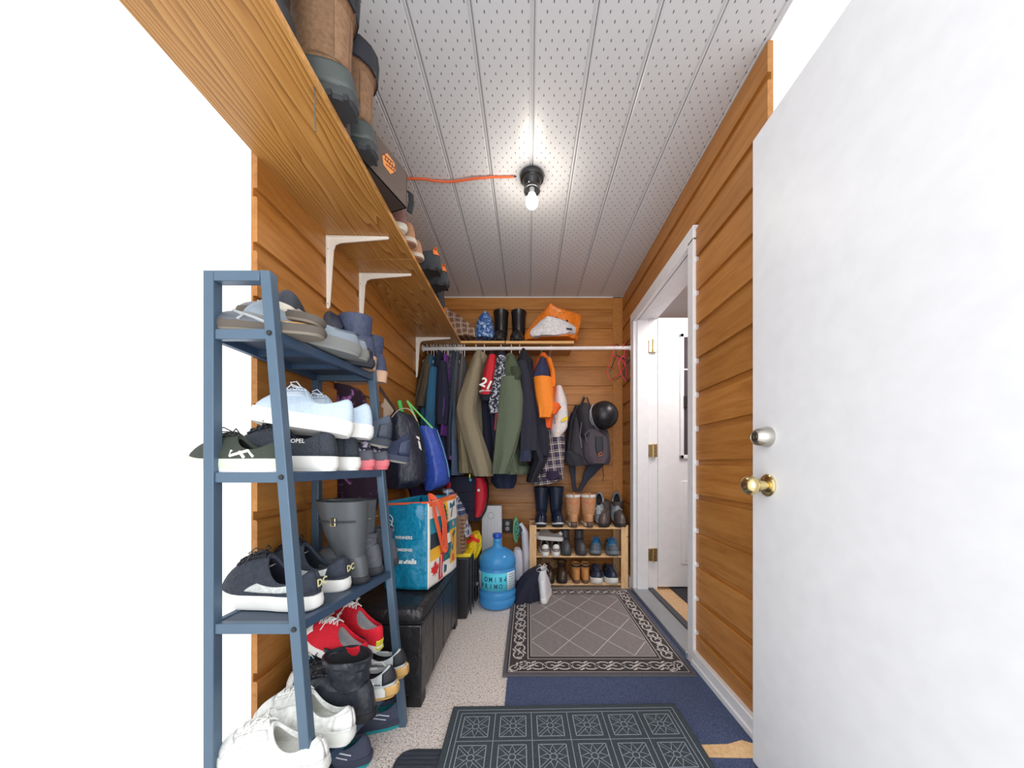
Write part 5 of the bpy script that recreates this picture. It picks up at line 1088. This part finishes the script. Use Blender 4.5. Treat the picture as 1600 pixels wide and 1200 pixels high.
shape([(.50,.23),(.56,.22),(.64,.30),(.60,.40),(.52,.38)], (28,150,76)); shape([(.50,.05),(.58,.06),(.60,.13),(.52,.16)], (24,90,110))
shape([(.74,.29),(.82,.28),(.84,.46),(.92,.50),(.90,.54),(.76,.50)], (26,96,118)); shape([(.76,.14),(.86,.14),(.86,.22),(.78,.23)], (214,90,40))
shape([(.46,.60),(.54,.57),(.66,.60),(.60,.64),(.54,.62)], (30,50,60)); shape([(.80,.60),(.88,.60),(.86,.66),(.82,.66)], (246,150,90))
leaf = [(.17,.10),(.165,.14),(.10,.12),(.12,.155),(.06,.185),(.08,.20),(.065,.235),(.11,.225),(.12,.25),(.145,.22),(.14,.275),(.16,.265),(.175,.30),(.19,.265),(.21,.275),(.205,.22),(.23,.25),(.24,.225),(.285,.235),(.27,.20),(.29,.185),(.23,.155),(.25,.12),(.185,.14),(.18,.10)]
b = MB(); n_ = len(leaf); b.add([tuple(sp(.175,.19,.0014))] + [tuple(sp(u, v, .0014)) for u, v in leaf], [(0, i+1, (i+1) % n_ + 1) for i in range(n_)]); b.build('printed_leaf', M((216, 36, 40), .4), sbg, smooth=False)
shape([(.37,.04),(.39,.04),(.37,.32),(.35,.32)], (236,234,230))
# straps
def strap(pts, w=.016): MB().tube(pts, w, 8, .12, up=(0,0,1)).build('shoulder_strap', coral, sbg)
s1 = [sp(.12, .99, .004), sp(.16, .80, .010), sp(.26, .56, .014), sp(.36, .40, .014), sp(.44, .38, .014), sp(.44, .50, .012), sp(.38, .74, .010), sp(.36, .99, .004)]
def smooth(pts, n=4):
    out = []
    for i in range(len(pts)-1):
        p0, p1, p2, p3 = pts[max(i-1,0)], pts[i], pts[i+1], pts[min(i+2, len(pts)-1)]
        for k in range(n):
            t = k/n; out.append(.5*((2*p1) + (p2-p0)*t + (2*p0-5*p1+4*p2-p3)*t*t + (3*p1-p0-3*p2+p3)*t**3))
    return out + [pts[-1]]
def flatstrap(pts, w, mat, nrm, nm, par):
    pts = smooth([Vector(p_) for p_ in pts]); b = MB(); R = []
    for i, p_ in enumerate(pts):
        d = (pts[min(i+1,len(pts)-1)] - pts[max(i-1,0)]).normalized(); s_ = d.cross(nrm).normalized()*w/2; n2 = nrm*.0012
        R.append([p_+s_+n2, p_-s_+n2, p_-s_-n2, p_+s_-n2])
    b.rings(R); return b.build(nm, mat, par)
flatstrap(s1, .030, coral, n_side, 'shoulder_strap', sbg)
flatstrap([sp(.06,.98,.004), sp(.05,1.02,.0), sp(.12,1.06,-.02), sp(.22,1.02,-.01), sp(.27,.90,.012), sp(.30,.7,.018), sp(.34,.45,.018)], .028, coral, n_side, 'shoulder_strap', sbg)
for txt, u, v, sz, bd in (('WINNERS', .54, .58, .020, .0004), ('HOMESENSE', .52, .44, .0175, .0004), ('Marshalls', .57, .31, .031, .0012)):
    p_ = TL + (TB-TL)*(u-.06) + n_front*.018 + Vector((0,0,z0b + .394*(v+.02)))
    text_mesh(txt, sz, W_, sbg, p_ - Vector(sbg.location), (PI/2, 0, math.atan2((TB-TL).y, (TB-TL).x)), bold=bd, squash=.92)
ring_pts = lambda cx, cy, r, n=20: [TL + (TB-TL)*cx + n_front*.017 + (TB-TL).normalized()*math.cos(2*PI*i/n)*r + Vector((0,0,z0b+.394*cy + math.sin(2*PI*i/n)*r)) for i in range(n+1)]
e = MB(); e.tube(ring_pts(.10,.80,.026), .0016, 6); e.tube(ring_pts(.12,.76,.018), .0016, 6); e.tube(ring_pts(.14,.70,.022), .0016, 6); e.build('ring_emblem', W_, sbg)

# ---------------------------------------------------------------- bags on the left wall
bb2 = thing('black_tote', 'glossy black drawstring bag hanging from the left wall above the shopping bag', 'bag', at(630, 762, 1.86))
drape('body', [(645, 622, 634), (652, 612, 648), (662, 604, 652), (690, 598, 660), (730, 596, 664), (752, 602, 662), (762, 610, 650)], 1.90, .10, M((34, 40, 58), .30, 'leather'), bb2, folds=.035, n=48, m=22, seed=41)
MB().tube([at(590, 600, 1.88), at(600, 616, 1.88), at(616, 638, 1.88), at(622, 650, 1.87)], .009, 8, .4).build('shoulder_strap', M((54, 40, 32), .6), bb2)
MB().tube(smooth([at(612, 652, 1.80), at(624, 640, 1.80), at(640, 640, 1.80), at(652, 658, 1.80)]), .003, 6).build('drawcord', M((210, 190, 170), .7), bb2)
MB().hexa([at(651,684,1.775), at(656,688,1.785), at(656,688,1.79), at(651,684,1.78)], [at(650,681,1.775), at(655,683,1.785), at(655,683,1.79), at(650,681,1.78)]).build('white_print', W_, bb2)
MB().hexa([at(655,700,1.785), at(659,704,1.80), at(659,704,1.805), at(655,700,1.79)], [at(653,688,1.78), at(656,690,1.79), at(656,690,1.795), at(653,688,1.785)]).build('white_print', W_, bb2)
bl = thing('blue_tote', 'bright blue tote bag with lime green handles hanging beside the black bag', 'bag', at(680, 765, 2.15))
drape('body', [(668, 652, 680), (672, 651, 682), (700, 655, 693), (740, 661, 702), (756, 662, 700), (765, 668, 684)], 2.12, .10, M((52, 84, 182), .35, 'leather'), bl, folds=.03, n=44, m=18, p=.8, seed=42)
lime = M((120, 220, 120), .55)
def L_(pts, w, m_=lime): flatstrap(pts, w, m_, Vector((0.2, -1, 0)).normalized(), 'handle', bl)
L_([at(654, 665, 2.03), at(646, 645, 2.02), at(636, 626, 2.02)], .010); L_([at(676, 669, 2.03), at(658, 650, 2.02), at(636, 626, 2.02)], .010)
L_([at(630, 648, 2.0), at(627, 640, 2.0), at(624, 626, 2.0)], .020, M((60, 214, 96), .5))
MB().tube([at(683, 672, 2.05), at(692, 700, 2.05), at(699, 725, 2.04), at(702, 745, 2.04)], .002, 6).build('piping', M((120, 200, 210), .5), bl)
D('cream_cap', 'cream cloth cap hanging behind the rack post by the black bag', 'cap', [(622, 598, 604), (630, 588, 612), (645, 584, 622), (656, 590, 624), (664, 600, 612)], 1.98, .05, M((212, 194, 176), .85, 'cloth'), folds=.05, seed=43)
fb = D('floral_backpack', 'dark purple backpack with lilac flower print hanging behind the metal rack', 'backpack', [(606, 532, 556), (616, 522, 566), (640, 520, 570), (700, 512, 578), (745, 504, 588), (770, 505, 590), (786, 540, 588), (800, 560, 582)], 1.56, .10, blotch('flower_print', (44, 24, 46), (64, 40, 72), 26, .56, .03, (176, 112, 186)), folds=.03, n=44, m=20, seed=44)
MB().tube([at(545, 606, 1.60), at(540, 596, 1.61), at(536, 604, 1.62)], .006, 6).build('grab_loop', BLK, fb)
for i, (x, y) in enumerate(((585, 612), (588, 600))):
    h_ = thing('wall_hook', ['brass hook on the left wall holding the cream cap', 'brass hook on the left wall holding the black bag strap'][i], 'hook', at(x, y, 1.90 - .03*i))
    q = at(x, y, 1.90 - .03*i); MB().tube([(XL, q.y, q.z+.01), (q.x+.01, q.y, q.z-.004), (q.x+.025, q.y, q.z+.012)], .0025, 6).build('peg', brass, h_)
D('purple_cloth', 'dark purple cloth hanging below the blue tote', 'cloth', [(752, 632, 668), (768, 640, 668), (778, 644, 664)], 2.20, .08, clo((50, 34, 74)), folds=.06, seed=45)

# ---------------------------------------------------------------- things along the back left
TY0, TY1 = 2.10, 2.52
tb = thing('storage_tub', 'tall black plastic tub with yellow lid beside the water bottle', 'tub', (-.58, 2.3, 0))
MB().rings([[(x0+dx*(x1-x0), y0+dy*(y1-y0), z_) for dx, dy in ((0,0),(1,0),(1,1),(0,1))] for (x0, x1, y0, y1, z_) in ((-.78, -.39, TY0+.02, TY1-.02, 0), (-.80, -.372, TY0, TY1, .40))]).build('body', M((36, 38, 42), .4), tb, bevel=.01)
for k in range(4): MB().box(-.374, -.366, TY0+.05+k*.1, TY0+.062+k*.1, .02, .38).build('rib', M((48, 50, 54), .4), tb, bevel=.002)
MB().box(-.806, -.362, TY0-.006, TY1+.006, .40, .425).build('lid', M((236, 208, 30), .35), tb, bevel=.008)
D('yellow_bag', 'crumpled yellow plastic bag on the lid of the black tub', 'bag', [(832, 738, 748), (840, 728, 752), (856, 722, 750), (870, 720, 744), (877, 722, 738)], 2.32, .08, M((232, 204, 30), .35, 'leather'), folds=.14, seed=51, n=40)
tr_ = thing('red_toy', 'small red plastic toy on the yellow bag', 'toy', at(738, 846, 2.22))
MB().tube([at(724, 851, 2.22), at(732, 846, 2.20), at(740, 842, 2.20), at(748, 846, 2.22)], .012, 8).ell(at(737, 838, 2.22), (.018, .015, .014), 12, 7).build('body', M((214, 40, 34), .35), tr_)
bs_ = thing('woven_basket', 'light wood-brown upright basket behind the shopping bag', 'basket', at(716, 880, 2.12))
MB().rings([[tuple(at(x, y, 2.18) + Vector((dx, dy, 0))) for dx, dy in ((0,-.09),(.0,-.09))] for x, y in ((700, 880),)]*0 or [[(-.50, 2.08, .426), (-.405, 2.08, .426), (-.405, 2.2, .426), (-.50, 2.2, .426)], [(-.50, 2.08, .66), (-.395, 2.08, .66), (-.395, 2.2, .66), (-.50, 2.2, .66)]]).build('body', M((150, 118, 92), .6, 'suede'), bs_, bevel=.004)
wv = MB()
for k in range(9): wv.tube([(-.42+.0, 2.078, .44+.025*k), (-.405, 2.078, .44+.025*k), (-.395, 2.09, .44+.025*k)], .004, 5)
wv.build('weave', M((96, 66, 46), .7), bs_)
D('plaid_scarf', 'navy and white striped cloth draped over the basket behind the shopping bag', 'cloth', [(764, 692, 704), (776, 694, 716), (795, 700, 726), (812, 706, 730), (825, 722, 734), (836, 728, 736)], 2.16, .07, plaid('navy_white_plaid', (40, 52, 86), (70, 84, 116), (206, 210, 220), 24), folds=.10, seed=52, n=40)
seat = thing('child_booster_seat', 'navy and red padded seat back leaning below the coats', 'child seat', at(732, 808, 2.58))
drape('padding', [(744, 706, 752), (752, 702, 757), (775, 700, 757), (800, 704, 752), (812, 708, 748)], 2.60, .07, clo((38, 42, 64)), seat, p=.6, folds=.01, n=40)
drape('red_side', [(746, 742, 757), (756, 743, 761), (775, 742, 762), (795, 742, 758), (806, 742, 752)], 2.58, .08, M((204, 26, 50), .6, 'cloth'), seat, p=.8, folds=.01)
drape('red_side', [(748, 700, 712), (760, 697, 711), (785, 699, 711)], 2.60, .06, M((190, 26, 50), .6, 'cloth'), seat, p=.8, folds=.01)
drape('black_rim', [(741, 740, 756), (752, 744, 763), (775, 744, 764), (798, 743, 760), (812, 742, 752)], 2.63, .07, BLK, seat, p=.8, folds=.0)
for y in (768, 783, 797): MB().tube([at(703, y, 2.535), at(722, y+1.5, 2.528), at(741, y, 2.53)], .0025, 6).build('seam', M((20, 22, 36), .8), seat)
MB().lathe([(.0005, 0), (.010, 0), (.010, .002), (.0005, .002)], at(748, 766, 2.497), 20, (0, -1, 0)).build('round_badge', W_, seat)
kc = thing('mitten_clip', 'small lime and blue toy clipped below the khaki coat', 'toy', at(735, 753, 2.40))
MB().ell(at(735, 750, 2.40), (.012, .010, .012), 12, 7).build('body', M((60, 150, 190), .5), kc); MB().ell(at(734, 744, 2.395), (.006, .006, .018), 10, 7).build('lime_part', M((190, 220, 60), .5), kc)
# white heater panel
ht = thing('white_heater', 'white upright panel heater with round emblem behind the water bottle', 'heater', at(768, 900, 2.72))
a_, b__ = px(753, 2.70), px(784, 2.70)
out = [(a_, .045), (b__, .045), (b__, .655), (a_+.045, .655), (a_+.0, .630)]
MB().prism(out, lambda p_, q: (p_, 2.68, q), lambda p_, q: (p_, 2.76, q)).build('casing', M((216, 220, 224), .4), ht, bevel=.006)
for k in range(5): MB().box(a_+.02+k*.027, a_+.023+k*.027, 2.678, 2.681, .08, .53).build('ridge', M((196, 200, 206), .4), ht, smooth=False)
MB().tube([((a_+b__)/2 - .005 + .026*math.cos(i*PI/10), 2.679, .575 + .026*math.sin(i*PI/10)) for i in range(21)], .0018, 6).build('round_emblem', M((150, 156, 164), .4), ht)
MB().box(a_+.01, b__-.01, 2.67, 2.78, .0, .045).build('foot', M((200, 204, 208), .4), ht, bevel=.004)
oc_ = thing('power_outlet', 'black outdoor power outlet on the back wall right of the white heater', 'outlet', at(793, 832, 2.9))
q0, q1 = at(785, 832, 2.9), at(801, 811, 2.9)
MB().box(q0.x, q1.x, 2.885, 2.912, q0.z, q1.z).build('cover', M((52, 50, 54), .5), oc_, bevel=.004)
qc = (q0+q1)/2
for dz in (-.022, .022): MB().lathe([(.0005, 0), (.018, 0), (.018, .004), (.0005, .004)], (qc.x, 2.886, qc.z+dz), 20, (0,-1,0)).build('socket', M((190, 188, 186), .5), oc_)
for dz in (-.022, .022): MB().box(qc.x-.008, qc.x-.005, 2.880, 2.8825, qc.z+dz-.005, qc.z+dz+.006).box(qc.x+.005, qc.x+.008, 2.880, 2.8825, qc.z+dz-.005, qc.z+dz+.006).build('slots', BLK, oc_, smooth=False)
mp = thing('floor_cleaner', 'white tube-handled floor cleaner with green pad leaning by the pine rack', 'cleaner', at(822, 905, 2.68))
MB().tube([at(822, 903, 2.74), at(822, 860, 2.74), at(820, 832, 2.74), at(812, 818, 2.74)], [.034, .033, .030, .022], 16).build('tube', M((224, 226, 240), .35), mp)
MB().rings([[tuple(at(806 + 5*math.cos(t)*k_ , 828 + 21*math.sin(t)*k_, zz) + Vector((0,0,0))) for t in [2*PI*j/24 for j in range(24)]] for k_, zz in ((.9, 2.72), (1, 2.71), (1, 2.69), (.9, 2.68))]).build('pad_base', M((110, 170, 120), .6), mp)
MB().rings([[tuple(at(808 + 4*math.cos(t)*k_ , 828 + 15*math.sin(t)*k_, zz)) for t in [2*PI*j/20 for j in range(20)]] for k_, zz in ((1, 2.68), (.9, 2.665))]).build('pad_plate', M((70, 140, 120), .6), mp)
for k in range(4): MB().ell(at(808 + (k%2)*2 - 1, 819+6*k, 2.662), (.005, .003, .007), 8, 5).build('pad_hole', M((24, 60, 60), .6), mp)
MB().tube([at(812, 822, 2.66), at(815, 828, 2.66), at(811, 835, 2.66)], .008, 8).build('joint', M((50, 64, 76), .5), mp)
D('white_jug', 'white plastic jug standing between the water bottle and floor cleaner', 'jug', [(857, 804, 812), (862, 801, 816), (880, 801, 817), (903, 802, 817)], 2.62, .05, M((214, 216, 232), .4), p=.6, folds=.0, seed=53)
# water bottle
wx, wy = -.216, 2.345
wbt = thing('water_bottle', 'large translucent blue water cooler bottle standing on the stone floor', 'bottle', (wx, wy, 0))
gm2, gt2, gb2 = new_mat('blue_polycarbonate'); gb2.inputs['Base Color'].default_value = lin((86, 176, 244)); gb2.inputs['Roughness'].default_value = .12
gb2.inputs['Transmission Weight'].default_value = .35; gb2.inputs['IOR'].default_value = 1.3
bodyp = [(.0005, .004), (.09, .002), (.118, .012), (.128, .035), (.130, .06), (.126, .068), (.126, .076), (.130, .084), (.130, .112), (.126, .119), (.126, .127), (.130, .134), (.130, .265), (.125, .272), (.125, .280), (.130, .287), (.130, .322), (.122, .352), (.098, .378), (.060, .397), (.038, .407), (.030, .420), (.028, .445)]
MB().lathe(bodyp + [(.031, .452), (.028, .458), (.028, .47), (.0005, .47)], (wx, wy, 0), 48).build('body', gm2, wbt)
MB().lathe([(.0005, .472), (.0285, .472), (.033, .476), (.033, .495), (.030, .502), (.0005, .503)], (wx, wy, 0), 32).build('cap', M((24, 74, 190), .35), wbt)
lab = MB(); lab.grid(lambda u, v: (wx + .1318*math.cos(-PI/2 -1.25 + 2.5*u), wy + .1318*math.sin(-PI/2 -1.25 + 2.5*u), .142 + .118*v), 30, 2)
lab.build('paper_label', M((206, 222, 232), .5), wbt, solid=.0006)
MB().grid(lambda u, v: (wx + .1326*math.cos(-PI/2 -.85 + 1.45*u), wy + .1326*math.sin(-PI/2 -.85 + 1.45*u), .142 + .118*v), 20, 2).build('label_centre', M((82, 206, 232), .5), wbt, solid=.0006)
ink = M((30, 96, 130), .5)
for txt, zz, rr in (('PRIMO', .172, 0), ('PRIMO', .222, PI)):
    for i, ch in enumerate(txt):
        a = (-.62 + .25*i) * (1 if not rr else -1) - .12
        text_mesh(ch, .044, ink, wbt, (.1342*math.sin(a), -.1342*math.cos(a), zz), (PI/2, rr, a), squash=.8, bold=.001)
ti = MB()
for k in range(7): ti.grid(lambda u, v: (wx + .1327*math.cos(-PI/2 + .72 + .42*u), wy + .1327*math.sin(-PI/2 + .72 + .42*u), .150 + .015*k + .005*v), 6, 1)
for k in range(7): ti.grid(lambda u, v: (wx + .1327*math.cos(-PI/2 - 1.15 + .22*u), wy + .1327*math.sin(-PI/2 - 1.15 + .22*u), .150 + .015*k + .005*v), 6, 1)
ti.build('small_print', M((120, 140, 160), .6), wbt, smooth=False)
# jacket heap on the floor
hp = D('dark_jacket_heap', 'dark navy jacket slumped on the floor beside the white high-top', 'jacket', [(889, 836, 845), (895, 822, 846), (905, 812, 845), (918, 804, 842), (930, 800, 840), (942, 799, 838), (948, 802, 836)], 2.40, .09, clo((36, 38, 58)), folds=.15, n=44, m=18, seed=61)
cb = thing('black_gadget', 'small black gadget with white cap on the floor beside the tub', 'gadget', at(744, 935, 2.40))
MB().tube([at(744, 936, 2.40), at(743, 925, 2.42), at(746, 914, 2.44)], .012, 8).build('body', BLK, cb); MB().ell(at(744, 912, 2.42), (.018, .012, .014), 12, 7).build('cap', W_, cb)
cd_ = thing('dark_bundle', 'black cloth bundle on the floor behind the front rack post', 'cloth', (-.70, 1.16, 0))
MB().grid(lambda u, v: (-.83 + .22*u, .98 + .26*v, .004 + .10*math.sin(PI*min(1, .1+u*.9))**.6*math.sin(PI*v)**.4 + .006*math.sin(u*19)*math.sin(v*23)), 16, 16).build('body', clo((26, 26, 30)), cd_, solid=.004)
